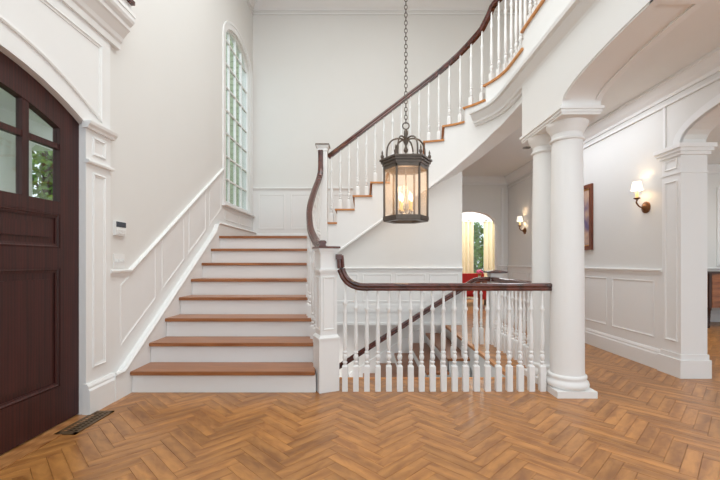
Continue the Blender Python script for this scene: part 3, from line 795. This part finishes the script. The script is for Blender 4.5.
# ------------------------------------------------------------------ spandrel wall under the upper flight
SB = 0.24
mb = MB()
mb.strip([(s_, SB, bot(s_) + 0.05) for s_ in [-0.6 + 0.125 * k for k in range(11)]], fS, 0, -0.1)
mb2 = [(x_, SB, bot(PX1 + PR * math.asin((x_ - PX1) / PR)) + 0.15) for x_ in [0.65 + 0.68 * k / 14 for k in range(15)]]
mb.strip(mb2, fS, 0, -0.1)
ws = struct(mb.build('wall_spandrel', 'wall'), 'grey-white panelled wall hanging beneath the upper stair flight', 'wall')
mb = MB(); mb.run(fS, CHAIR, -0.6, 1.33, 0.965); mb.run(fS, [(0, 0), (0.012, 0), (0.012, 0.1), (0, 0.1)], -0.6, 1.33, 0.41); mb.run(fS, [(0, 0), (0.02, 0), (0.02, 0.03), (0, 0.03)], -0.6, 1.33, SB); mb.build('chair_rail', 'trim', ws)
mb = MB(); mb.strip([(-0.6, SB + 0.001, 0.98), (1.328, SB + 0.001, 0.98)], fS, 0.004, -0.001); mb.build('wainscot_board', 'trim', ws)
for k in range(4):
    a = -0.48 + 0.455 * k; panel(fS, a, a + 0.40, 0.55, 0.93, ws, wd=0.025)

# ------------------------------------------------------------------ stairwell to the basement
mb = MB()
mb.box(-0.618, -0.50, 3.62, 5.3, -2.7, -0.02); mb.box(-0.62, 1.5, 3.66, 3.76, -2.7, -0.12); mb.box(1.422, 1.52, 3.76, YB, -2.7, -0.12); mb.box(-0.62, 1.5, 3.602, 3.67, -0.30, -0.03); mb.box(1.392, 1.44, 3.66, 5.068, -0.30, -0.03)
mb.box(-2.25, 1.6, 3.7, 7.0, -2.8, -2.7)
struct(mb.build('wall_stairwell', 'trim'), 'white walls lining the stairwell to the basement', 'wall')
bs = Thing('basement_staircase', (1.4, 6.0, 0), 'oak and white stairs going down to the basement under the upper flight', 'staircase')
for k in range(1, 10):
    z = -RI * k; x1 = 1.4 - GO * (k - 1); x0 = x1 - GO - 0.02
    mb = MB(); mb.box(x0, x1, 5.04, YB - 0.03, z - 0.032, z); bs.part('tread', mb, 'tread')
    bs.part('riser', MB().box(x1 - 0.0, x1 + 0.02, 5.075, YB - 0.03, z, z + RI - 0.033), 'trim')
sts = []
for k in range(1, 10):
    x1 = 1.4 - GO * (k - 1); x0 = x1 - GO; z = -RI * k - 0.033; sts += [(x1, -2.7, z), (x0, -2.7, z)]
bs.part('stringer', MB().strip(sts, lambda s_, z, d: (s_, 5.07 + d, z), 0, 0.06), 'trim')
mb = MB(); nz0 = lambda x: -(1.4 - x) * RI / GO
mb.strip([(-1.1, nz0(-1.1) - 0.35, nz0(-1.1) + 0.16), (1.42, nz0(1.42) - 0.3, nz0(1.42) + 0.16)], lambda s_, z, d: (s_, YB - d, z), 0, 0.03); bs.part('wall_skirt', mb, 'trim')
rb = spline([(1.70, 5.11, 0.858), (1.58, 5.11, 0.858), (1.48, 5.11, 0.845), (1.38, 5.11, 0.79), (1.25, 5.11, 0.705), (0.9, 5.11, 0.49), (0.4, 5.11, 0.17), (-0.1, 5.11, -0.15), (-0.48, 5.11, -0.395)], 6)
bs.part('handrail', MB().sweep(RAILP, rb), 'rail', 40)
for k in range(1, 7):
    for fr in (0.08, 0.22):
        x = 1.4 - GO * (k - 1) - fr; zr = interp(sorted((p.x, p.z) for p in rb), x) - 0.02
        bs.inst('baluster', bal_mesh(round(zr + RI * k, 2), 0.14), (x, 5.11, -RI * k))
for x in (1.47, 1.56, 1.65): bs.inst('baluster', bal_mesh(0.83, 0.21), (x, 5.11, 0))

# ------------------------------------------------------------------ balustrades on the floor
gd = Thing('balustrade', (0.65, 3.25, 0), 'white turned balustrade with mahogany rail between the newel and the columns', 'balustrade')
gp = spline([(-0.205, 3.262, 1.145), (-0.200, 3.262, 1.10), (-0.192, 3.26, 1.03), (-0.160, 3.258, 0.955), (-0.105, 3.255, 0.905), (-0.03, 3.252, 0.881), (0.06, 3.25, 0.879)], 7) + [Vector((0.5, 3.25, 0.879)), Vector((1.0, 3.25, 0.879)), Vector((1.605, 3.25, 0.879))]
gd.part('handrail', MB().sweep(RAILP, gp, side0=(0, 1, 0)), 'rail', 40)
mb = MB(); mb.obox(-0.213, 3.262, 1.112, 1.155, 0.026, 0.036, 0); gd.part('rail_end_block', mb, 'rail')
for k in range(19):
    u = 345 + 10.95 * k; x = (u - 364) * 3.25 / F
    zt = 0.855 if x > -0.06 else (0.87 if x > -0.12 else 0.93)
    gd.inst('baluster', bal_mesh(zt, 0.21), (x, 3.25, 0))
ge = Thing('balustrade', (1.7, 4.4, 0), 'white balustrade behind the columns, ending at a square newel with wooden cap', 'balustrade')
ge.part('handrail', MB().sweep(RAILP, [(1.70, 3.70, 0.862), (1.70, 4.2, 0.862), (1.70, 4.7, 0.862), (1.70, 5.05, 0.862)]), 'rail', 40)
for k in range(11): ge.inst('baluster', bal_mesh(0.835, 0.21), (1.70, 3.86 + 0.108 * k, 0))
mb = MB(); mb.obox(1.745, 5.11, 0, 0.94, 0.07, 0.07); mb.obox(1.745, 5.11, 0.90, 0.945, 0.08, 0.08); nw = ge.part('newel_post', mb, 'trim')
mb = MB(); mb.obox(1.745, 5.11, 0.945, 0.965, 0.122, 0.122); mb.obox(1.745, 5.11, 0.965, 0.985, 0.122, 0.122, 0, 0.02, 0.02); ge.part('newel_cap', mb, 'rail', None, nw)

# ------------------------------------------------------------------ lantern over the stairwell
LX, LY = 0.458, 4.2
lt = Thing('pendant_lantern', (LX, LY, 1.53), 'hexagonal dark bronze lantern with warm glass hanging on a chain', 'lantern')
RC = 0.240
hexp = lambda r, z: [(LX + r * math.cos(PI / 3 * k), LY + r * math.sin(PI / 3 * k), z) for k in range(6)]
def hexring(mb, r0, r1, z0, z1):
    a, b, c, d = hexp(r1, z0), hexp(r1, z1), hexp(r0, z1), hexp(r0, z0); vs = a + b + c + d; fs = []
    for k in range(6):
        j = (k + 1) % 6; fs += [(k, j, 6 + j, 6 + k), (6 + k, 6 + j, 12 + j, 12 + k), (12 + k, 12 + j, 18 + j, 18 + k), (18 + k, 18 + j, j, k)]
    mb.add(vs, fs)
mb = MB(); hexring(mb, 0.19, RC + 0.012, 1.545, 1.585); hexring(mb, 0.17, RC + 0.004, 1.53, 1.548); lt.part('bottom_frame', mb, 'bronze')
mb = MB(); hexring(mb, 0.20, RC + 0.008, 2.09, 2.13); hexring(mb, 0.20, RC + 0.018, 2.13, 2.16); hexring(mb, 0.17, RC + 0.034, 2.16, 2.185); hexring(mb, 0.15, RC + 0.05, 2.185, 2.205); lt.part('top_frame', mb, 'bronze')
for k in range(6):
    x, y, _ = hexp(RC - 0.004, 0)[k]; lt.part('corner_bar', MB().lathe([(0.012, 1.56), (0.012, 2.12)], x, y, 0, 6), 'bronze')
    a, b = hexp(RC - 0.012, 0)[k], hexp(RC - 0.012, 0)[(k + 1) % 6]
    mb = MB(); mb.add([(a[0], a[1], 1.57), (b[0], b[1], 1.57), (b[0], b[1], 2.11), (a[0], a[1], 2.11)], [(0, 1, 2, 3)]); lt.part('pane', mb, 'lpane')
    ca, sa = math.cos(PI / 3 * k), math.sin(PI / 3 * k)
    lt.part('finial', MB().lathe([(0.016, 2.20), (0.01, 2.215), (0.018, 2.23), (0.02, 2.245), (0.008, 2.265), (0.011, 2.28), (0.002, 2.31)], LX + (RC + 0.018) * ca, LY + (RC + 0.018) * sa, 0, 8), 'bronze', 50)
    arm = spline([(LX + r * ca, LY + r * sa, z) for r, z in ((0.205, 2.20), (0.208, 2.28), (0.195, 2.36), (0.15, 2.42), (0.085, 2.44), (0.03, 2.43), (0.012, 2.40))], 5)
    lt.part('scroll_arm', MB().tube(arm, 0.0095, 6), 'bronze', 60)
lt.part('stem', MB().lathe([(0.006, 2.28), (0.022, 2.30), (0.026, 2.315), (0.016, 2.335), (0.01, 2.36), (0.028, 2.40), (0.03, 2.415), (0.014, 2.43), (0.018, 2.46), (0.024, 2.49), (0.022, 2.52), (0.012, 2.535), (0.012, 2.545)], LX, LY, 0, 10), 'bronze', 50)
def torus(mb, c, R, r, ax, seg=16, sg=6, stretch=1.0):
    P = []
    for k in range(seg):
        a = 2 * PI * k / seg; P.append((R * math.cos(a), R * math.sin(a) * stretch))
    vs = []
    for k, (p, q) in enumerate(P):
        a = 2 * PI * k / seg
        for j in range(sg):
            b = 2 * PI * j / sg; rr = r * math.cos(b); off = r * math.sin(b)
            h, v_ = p + rr * math.cos(a), q + rr * math.sin(a)
            vs.append((c[0] + h, c[1] + off, c[2] + v_) if ax == 'y' else (c[0] + off, c[1] + h, c[2] + v_))
    fs = [(k * sg + j, ((k + 1) % seg) * sg + j, ((k + 1) % seg) * sg + (j + 1) % sg, k * sg + (j + 1) % sg) for k in range(seg) for j in range(sg)]
    mb.add(vs, fs)
mb = MB(); torus(mb, (LX, LY, 2.578), 0.036, 0.007, 'y'); lt.part('ring', mb, 'bronze', 60)
mb = MB(); z = 2.63; i = 0
while z < 5.66:
    torus(mb, (LX, LY, z), 0.016, 0.0042, 'y' if i % 2 else 'x', 10, 5, 1.75); z += 0.043; i += 1
lt.part('chain', mb, 'bronze', 60)
lt.part('ceiling_canopy', MB().lathe([(0.012, 5.66), (0.03, 5.68), (0.07, 5.70), (0.08, 5.748)], LX, LY, 0, 16), 'bronze', 50)
cl = lt.part('candle_cluster', MB().lathe([(0.0, 1.60), (0.03, 1.605), (0.012, 1.63), (0.02, 1.66), (0.012, 1.68), (0.006, 2.30)], LX, LY, 0, 8), 'silver', 50)
for k in range(4):
    a = PI / 2 * k + 0.5; x, y = LX + 0.075 * math.cos(a), LY + 0.075 * math.sin(a)
    lt.part('candle_arm', MB().tube(spline([(LX, LY, 1.64), (LX + 0.04 * math.cos(a), LY + 0.04 * math.sin(a), 1.61), (x, y, 1.63), (x, y, 1.66)], 4), 0.006, 6), 'silver', 60, cl)
    lt.part('candle', MB().lathe([(0.024, 1.655), (0.026, 1.662), (0.012, 1.665), (0.012, 1.755)], x, y, 0, 8), 'ivory', 50, cl)
    lt.part('bulb', MB().lathe([(0.006, 1.755), (0.014, 1.775), (0.016, 1.79), (0.009, 1.82), (0.002, 1.85)], x, y, 0, 8), 'bulb', 60, cl)
pt = bpy.data.lights.new('lantern_light', 'POINT'); pt.energy = 4; pt.color = (1, 0.72, 0.45); pt.shadow_soft_size = 0.08
o = bpy.data.objects.new('lantern_light', pt); C.objects.link(o); o.parent = lt.e; o.location = Vector((LX, LY, 1.93)) - lt.o

# ------------------------------------------------------------------ unseen pendant added as fill to brighten the hall ceiling
hp = Thing('hall_fill_pendant', (2.42, 0.9, 2.0), 'added glass globe fill lamp, out of view in the near part of the hall', 'lamp')
hp.part('globe', MB().lathe([(0.03, 2.36), (0.10, 2.33), (0.15, 2.25), (0.16, 2.16), (0.13, 2.06), (0.06, 2.0)], 2.42, 0.9, 0, 20), 'lpane', 60)
hp.part('collar', MB().lathe([(0.04, 2.35), (0.045, 2.37), (0.02, 2.39), (0.008, 2.40), (0.008, 2.80), (0.06, 2.82), (0.065, 2.849)], 2.42, 0.9, 0, 14), 'bronze', 50)
hl = bpy.data.lights.new('hall_pendant_fill', 'POINT'); hl.energy = 22; hl.color = (0.88, 0.97, 1.1); hl.shadow_soft_size = 0.1
o = bpy.data.objects.new('hall_pendant_fill', hl); C.objects.link(o); o.parent = hp.e; o.location = (0, 0, 0.18)

# ------------------------------------------------------------------ wall sconces
def sconce(y, label):
    z = 1.67; t = Thing('wall_sconce', (XR, y, z), label, 'sconce', 'brass candle sconces on the hall wall')
    ax = lambda q: (XR - q[2], y + q[0], z + q[1])
    t.part('backplate', MB().lathe([(0.062, 0), (0.062, 0.01), (0.052, 0.018), (0.045, 0.018), (0.03, 0.03), (0.018, 0.045), (0.004, 0.05)], fn=ax, seg=20), 'brass', 50)
    cx = XR - 0.10; cy = y
    t.part('arm', MB().tube(spline([(XR - 0.04, y, z), (XR - 0.075, y, z + 0.01), (XR - 0.105, y, z + 0.05), (cx, y, z + 0.075), (cx, y, z + 0.09)], 5), 0.008, 8), 'brass', 60)
    t.part('drip_cup', MB().lathe([(0.008, 0.08), (0.03, 0.092), (0.034, 0.10), (0.012, 0.10)], cx, cy, z, 14), 'brass', 50)
    t.part('candle', MB().lathe([(0.014, 0.10), (0.014, 0.185)], cx, cy, z, 10), 'ivory', 50)
    mb = MB(); sg = 20; vs = []
    for r, zz in ((0.056, 0.18), (0.040, 0.272), (0.038, 0.271), (0.054, 0.181)):
        for k in range(sg): a = 2 * PI * k / sg; vs.append((cx + r * math.cos(a), cy + r * math.sin(a), z + zz))
    fs = []
    for i in range(4):
        for k in range(sg): j = (k + 1) % sg; n_ = (i + 1) % 4; fs.append((i * sg + k, i * sg + j, n_ * sg + j, n_ * sg + k))
    mb.add(vs, fs); t.part('lamp_shade', mb, 'shade', 50)
    l = bpy.data.lights.new('sconce_light', 'POINT'); l.energy = 1.0; l.color = (1, 0.75, 0.48); l.shadow_soft_size = 0.035
    o = bpy.data.objects.new('sconce_light', l); C.objects.link(o); o.parent = t.e; o.location = Vector((cx, cy, z + 0.235)) - t.o
sconce(4.08, 'brass wall sconce with white shade on the right wall near the arched opening')
sconce(7.15, 'brass wall sconce with white shade far down the hall, left of the columns')

# ------------------------------------------------------------------ framed painting
pa = Thing('framed_painting', (XR, 5.5, 1.68), 'reddish wooden framed painting half hidden behind the white columns', 'painting')
p0, p1, q0, q1 = 5.02, 5.82, 1.25, 2.12
for (a, b, c, d) in ((p0, p1, q0, q0 + 0.05), (p0, p1, q1 - 0.05, q1), (p0, p0 + 0.05, q0 + 0.05, q1 - 0.05), (p1 - 0.05, p1, q0 + 0.05, q1 - 0.05)):
    pa.part('frame_bar', MB().box(XR - 0.03, XR - 0.002, a, b, c, d), 'frame')
pa.part('gilt_liner', panel_ring(fR, [(p0 + 0.048, q0 + 0.048), (p1 - 0.048, q0 + 0.048), (p1 - 0.048, q1 - 0.048), (p0 + 0.048, q1 - 0.048)], 0.04, 0.024), 'gold')
pa.part('canvas', MB().box(XR - 0.012, XR - 0.002, p0 + 0.06, p1 - 0.06, q0 + 0.06, q1 - 0.06), 'canvas')

# ------------------------------------------------------------------ keypad, switch plate, floor vent
kp = Thing('alarm_keypad', (XL, 3.125, 1.30), 'small white alarm keypad with dark screen on the wall beside the door', 'keypad')
kp.part('body', MB().box(XL, XL + 0.022, 3.06, 3.195, 1.305, 1.42), 'plastic')
kp.part('screen', MB().box(XL + 0.022, XL + 0.024, 3.066, 3.189, 1.372, 1.415), 'screen')
for i in range(4):
    for j in range(2): kp.part('button', MB().box(XL + 0.022, XL + 0.026, 3.075 + 0.028 * i, 3.095 + 0.028 * i, 1.318 + 0.024 * j, 1.333 + 0.024 * j), 'plastic')
sp = Thing('light_switch', (XL, 3.13, 1.03), 'white plate with four toggle light switches below the keypad', 'switch')
sp.part('plate', MB().box(XL, XL + 0.006, 3.06, 3.20, 1.045, 1.155), 'plastic')
for i in range(4):
    sp.part('toggle', MB().box(XL + 0.006, XL + 0.018, 3.078 + 0.032 * i, 3.088 + 0.032 * i, 1.09, 1.112), 'plastic')
vt = Thing('floor_vent', (-1.885, 2.61, 0), 'dark bronze floor vent grille at the foot of the front door', 'vent')
v0, v1, w0, w1 = -1.955, -1.82, 2.42, 2.80
vt.part('shade_sheet', MB().box(v0 + 0.01, v1 - 0.01, w0 + 0.01, w1 - 0.01, 0.0005, 0.0015), 'vdark')  # thin dark sheet stands in for the shade under the grille
mb = MB()
for a, b, c, d in ((v0, v1, w0, w0 + 0.028), (v0, v1, w1 - 0.028, w1), (v0, v0 + 0.022, w0, w1), (v1 - 0.022, v1, w0, w1)): mb.box(a, b, c, d, 0.0, 0.006)
vt.part('frame', mb, 'ventm')
for k in range(12):
    y = w0 + 0.028 + (w1 - w0 - 0.056) * (k + 0.5) / 12; vt.part('slat', MB().box(v0 + 0.02, v1 - 0.02, y - 0.006, y + 0.006, 0.001, 0.005), 'ventm')
for x in (v0 + 0.05, v1 - 0.05): vt.part('bar', MB().box(x - 0.006, x + 0.006, w0 + 0.02, w1 - 0.02, 0.001, 0.0055), 'ventm')

# ------------------------------------------------------------------ recessed hall light
dl = Thing('ceiling_downlight', (2.5, 5.9, 2.85), 'small round recessed light in the hall ceiling beside the columns', 'light')
dl.part('ring', MB().lathe([(0.06, 2.849), (0.06, 2.84), (0.045, 2.836), (0.04, 2.849)], 2.5, 5.9, 0, 20), 'silver', 50)

# ------------------------------------------------------------------ dining room beyond the arch on the right
mb = MB(); mb.box(3.25, 9.0, 7.0, 7.15, -0.05, 2.9); mb.box(8.85, 9.0, 0.0, 7.0, -0.05, 2.9)
wd_ = struct(mb.build('wall_dining', 'wall'), 'pale dining room wall seen through the right arch', 'wall')
fDn = lambda s, z, d: (s, 7.0 - d, z)
mb = MB(); mb.run(fDn, CHAIR, 3.25, 8.8, 0.93); mb.run(fDn, BASE, 3.25, 8.8, 0); mb.run(fDn, CROWN, 3.25, 8.8, 2.7); mb.build('chair_rail', 'trim', wd_)
for a in (3.5, 4.5, 5.5, 6.4, 7.4): panel(fDn, a, a + 0.8, 0.3, 0.87, wd_)
panel(fDn, 6.42, 7.6, 1.02, 2.45, wd_, wd=0.11, proud=0.04, name='window_casing')
struct(MB().box(3.25, 9.0, -1.5, 7.15, 2.85, 2.95).build('ceiling_dining', 'ceil'), 'white dining room ceiling beyond the right arch', 'ceiling')
sb = Thing('sideboard', (6.4, 6.5, 0), 'dark wooden sideboard in the room beyond the right arch', 'sideboard')
sb.part('body', MB().box(5.62, 7.3, 6.30, 6.85, 0.34, 0.90), 'sidewood')
sb.part('top', MB().box(5.59, 7.33, 6.27, 6.86, 0.90, 0.93), 'sidedark')
for x in (5.68, 6.1, 6.9, 7.24):
    for y in (6.34, 6.8): sb.part('leg', MB().lathe([(0.018, 0), (0.028, 0.03), (0.02, 0.06), (0.034, 0.2), (0.03, 0.28), (0.045, 0.30), (0.045, 0.34)], x, y, 0, 10), 'sidedark', 50)
for k in range(3):
    a = 5.70 + 0.52 * k; d_ = sb.part('door', MB().box(a, a + 0.46, 6.285, 6.3, 0.38, 0.72), 'sidewood'); sb.part('handle', MB().lathe([(0.012, 0), (0.016, 0.01), (0.004, 0.02)], fn=lambda q, a=a: (a + 0.41 + q[0], 6.285 - q[2], 0.56 + q[1]), seg=10), 'gold', 50, d_)
    d_ = sb.part('drawer', MB().box(a, a + 0.46, 6.285, 6.3, 0.74, 0.87), 'sidewood'); sb.part('knob', MB().lathe([(0.012, 0), (0.016, 0.01), (0.004, 0.02)], fn=lambda q, a=a: (a + 0.23 + q[0], 6.285 - q[2], 0.81 + q[1]), seg=10), 'gold', 50, d_)
for x in (5.66, 6.19): sb.part('pilaster', MB().box(x - 0.02, x + 0.02, 6.27, 6.3, 0.34, 0.90), 'sidedark')

# ------------------------------------------------------------------ sitting room beyond the hall
YW = 11.4
mb = MB(); mb.box(0.3, 3.10, YW, YW + 0.15, -0.05, 2.9); mb.box(3.62, 5.6, YW, YW + 0.15, -0.05, 2.9); mb.box(3.10, 3.62, YW, YW + 0.15, 2.3, 2.9); mb.box(3.10, 3.62, YW, YW + 0.15, -0.05, 0.5); mb.box(0.15, 0.3, 8.15, YW + 0.15, -0.05, 2.9)
wsit = struct(mb.build('wall_sitting_room', 'wall'), 'bright sitting room wall beyond the arched opening', 'wall')
struct(MB().box(0.15, 6.5, 8.15, YW + 0.15, 2.86, 2.95).build('ceiling_sitting_room', 'ceil'), 'white sitting room ceiling beyond the hall arch', 'ceiling')
fW = lambda s, z, d: (s, YW - d, z)
mb = MB(); mb.run(fW, CROWN, 0.3, 5.5, 2.71); mb.build('crown_moulding', 'trim', wsit)
w2 = Thing('window_2', (3.36, YW, 0.5), 'sitting room window with green garden view between cream curtains', 'window', kind='structure')
mb = MB(); mb.box(3.08, 3.14, YW - 0.03, YW + 0.1, 0.48, 2.34); mb.box(3.58, 3.64, YW - 0.03, YW + 0.1, 0.48, 2.34); mb.box(3.08, 3.64, YW - 0.03, YW + 0.1, 2.28, 2.34); mb.box(3.08, 3.64, YW - 0.04, YW + 0.1, 0.46, 0.52); w2.part('window_frame', mb, 'trim')
w2.part('pane', MB().box(3.14, 3.58, YW + 0.05, YW + 0.054, 0.52, 2.28), 'pane')
def curtain(x0, x1, label):
    mb = MB(); n = int((x1 - x0) / 0.02); vs = []
    for i in range(n + 1):
        x = x0 + (x1 - x0) * i / n; y = YW - 0.12 + 0.045 * math.sin(i * 1.0) + 0.012 * math.sin(i * 2.3)
        vs += [(x, y, 0.04), (x, y, 2.26), (x, y + 0.012, 2.26), (x, y + 0.012, 0.04)]
    fs = [(0, 1, 2, 3), (4 * n + 3, 4 * n + 2, 4 * n + 1, 4 * n)]
    for i in range(n):
        for j in range(4): l = (j + 1) % 4; fs.append((4 * i + j, 4 * i + 4 + j, 4 * i + 4 + l, 4 * i + l))
    mb.add(vs, fs); t = Thing('curtain', ((x0 + x1) / 2, YW - 0.12, 0.03), label, 'curtain', 'cream curtains in the sitting room')
    t.part('drape', mb, 'cream', 60); t.part('heading', MB().box(x0 - 0.02, x1 + 0.02, YW - 0.13, YW - 0.10, 2.26, 2.30), 'cream')
curtain(2.72, 3.22, 'cream pleated curtain left of the garden window, above the red sofa')
curtain(3.52, 3.98, 'cream pleated curtain right of the garden window')
so = Thing('sofa', (2.6, 9.8, 0), 'red upholstered sofa in the sitting room beyond the hall arch', 'sofa')
so.part('backrest', MB().box(1.7, 3.0, 9.6, 9.82, 0.28, 0.80), 'red'); so.part('seat', MB().box(1.72, 2.98, 9.82, 10.5, 0.2, 0.45), 'red')
for x in (1.62, 2.98): so.part('armrest', MB().box(x, x + 0.14, 9.62, 10.5, 0.15, 0.64), 'red')
for x in (1.7, 3.05):
    for y in (9.68, 10.42): so.part('leg', MB().obox(x, y, 0, 0.2, 0.02, 0.02), 'sidedark')
sd = Thing('side_table', (2.75, 9.15, 0), 'small round wooden side table behind the red sofa', 'table')
sd.part('top', MB().lathe([(0.2, 0.6), (0.21, 0.61), (0.21, 0.62), (0.2, 0.63)], 2.75, 9.15, 0, 20), 'sidewood', 40); sd.part('pedestal', MB().lathe([(0.15, 0), (0.14, 0.03), (0.03, 0.06), (0.025, 0.6)], 2.75, 9.15, 0, 12), 'sidewood', 40)
vs_ = Thing('flower_vase', (2.75, 9.15, 0.63), 'pale vase of pink flowers on the small side table', 'vase')
vs_.part('vase', MB().lathe([(0.03, 0.63), (0.045, 0.65), (0.05, 0.70), (0.025, 0.75), (0.03, 0.76)], 2.75, 9.15, 0, 14), 'vase', 60)
for k in range(9):
    a = 2.4 * k; r = 0.02 + 0.008 * k; x, y, z = 2.75 + r * math.cos(a), 9.15 + r * math.sin(a), 0.88 - 0.007 * k
    vs_.part('flower', MB().lathe([(0.004, -0.02), (0.026, 0.0), (0.032, 0.015), (0.018, 0.03), (0.004, 0.034)], x, y, z, 8), 'pink', 60); vs_.part('stem', MB().tube([(2.75, 9.15, 0.72), (x, y, z - 0.01)], 0.003, 5), 'leaf')

# ------------------------------------------------------------------ outside
struct(MB().box(-30, -2.3, -15, 30, -0.5, -0.35).build('ground', 'grass'), 'green lawn outside the front door', 'ground')
po = Thing('porch', (-3.6, 3.0, -0.3), 'white front porch with ceiling and stone floor outside the door', 'porch')
po.part('porch_floor', MB().box(-4.6, -2.26, -2.0, 5.3, -0.35, -0.03), 'stone')
po.part('porch_ceiling', MB().box(-4.75, -2.26, -2.0, 5.4, 2.95, 3.05), 'ceil')
po.part('porch_beam', MB().box(-4.65, -4.35, -2.0, 5.4, 2.65, 2.95), 'trim')
t = Thing('porch_column', (-4.2, 4.55, -0.03), 'thick white porch column seen through the front door glass', 'column')
t.part('plinth', MB().box(-4.47, -3.93, 4.28, 4.82, -0.03, 0.08), 'trim'); t.part('shaft', MB().lathe([(0.23, 0.08), (0.225, 0.3), (0.2, 2.5)], -4.2, 4.55, 0, 24), 'trim', 50); t.part('capital', MB().lathe([(0.2, 2.48), (0.23, 2.52), (0.26, 2.6), (0.26, 2.66)], -4.2, 4.55, 0, 24), 'trim', 50)
def leaves(c, rx, ry, rz, n, size):
    mb = MB()
    for _ in range(n):
        while True:
            p = [random.uniform(-1, 1) for _ in range(3)]
            if sum(q * q for q in p) <= 1: break
        x, y, z = c[0] + p[0] * rx, c[1] + p[1] * ry, c[2] + p[2] * rz
        u = Vector([random.uniform(-1, 1) for _ in range(3)]).normalized(); v = u.cross(Vector([random.uniform(-1, 1) for _ in range(3)])).normalized()
        q = Vector((x, y, z)); s_ = size * random.uniform(0.6, 1.3); mb.add([q - u * s_, q + v * s_ * 0.5, q + u * s_, q - v * s_ * 0.5], [(0, 1, 2, 3)])
    return mb
def tree(x, y, h, r, label, n=2600):
    t = Thing('tree', (x, y, -0.35), label, 'tree', 'garden trees')
    t.part('trunk', MB().tube([(x, y, -0.35), (x + 0.05, y, h * 0.4), (x - 0.03, y + 0.05, h * 0.8)], 0.13, 8), 'bark', 60)
    for k in range(4):
        a = 1.6 * k + 0.5; t.part('branch', MB().tube([(x, y, h * (0.35 + 0.08 * k)), (x + r * 0.6 * math.cos(a), y + r * 0.6 * math.sin(a), h * (0.55 + 0.1 * k))], 0.045, 6), 'bark', 60)
    o = t.part('foliage', leaves((x, y, h * 0.62), r, r, h * 0.42, n, 0.13), 'leaf'); o['kind'] = 'stuff'
tree(-7.8, 7.0, 4.2, 1.1, 'leafy garden tree seen in the right door pane')
tree(-9.5, 11.5, 6.0, 1.7, 'tall leafy tree beyond the porch column')
tree(-8.6, 4.2, 4.6, 1.3, 'leafy garden tree left of the porch column')
hd = tag(leaves((3.4, 13.2, 1.1), 1.2, 0.4, 1.5, 3200, 0.1).build('hedge', 'leaf'), 'green garden foliage outside the sitting room window', 'hedge', kind='stuff')
hw_ = Thing('house_wing', (-5.0, 10.0, -0.35), 'pale green-white clapboard wing of the house seen through the stair window', 'house')
hw_.part('wall', MB().box(-6.5, -2.6, 10.0, 10.3, -0.35, 8.5), 'siding')
mb = MB()
for k in range(58): z = -0.3 + 0.15 * k; mb.prism([(-0.028, z), (-0.008, z + 0.15), (0.0, z + 0.15), (0.0, z)], lambda a, b, d: (d, 10.0 + a, b), -6.5, -2.6)
o = hw_.part('clapboards', mb, 'siding'); o['kind'] = 'stuff'
sh = Thing('garden_shrub', (-3.2, 9.3, -0.35), 'green shrub at the foot of the house wing', 'shrub')
o = sh.part('foliage', leaves((-3.2, 9.3, 1.0), 0.9, 0.4, 1.35, 1200, 0.09), 'leaf'); o['kind'] = 'stuff'
sh.part('stem', MB().tube([(-3.2, 9.3, -0.35), (-3.2, 9.3, 1.2)], 0.05, 6), 'bark', 60)
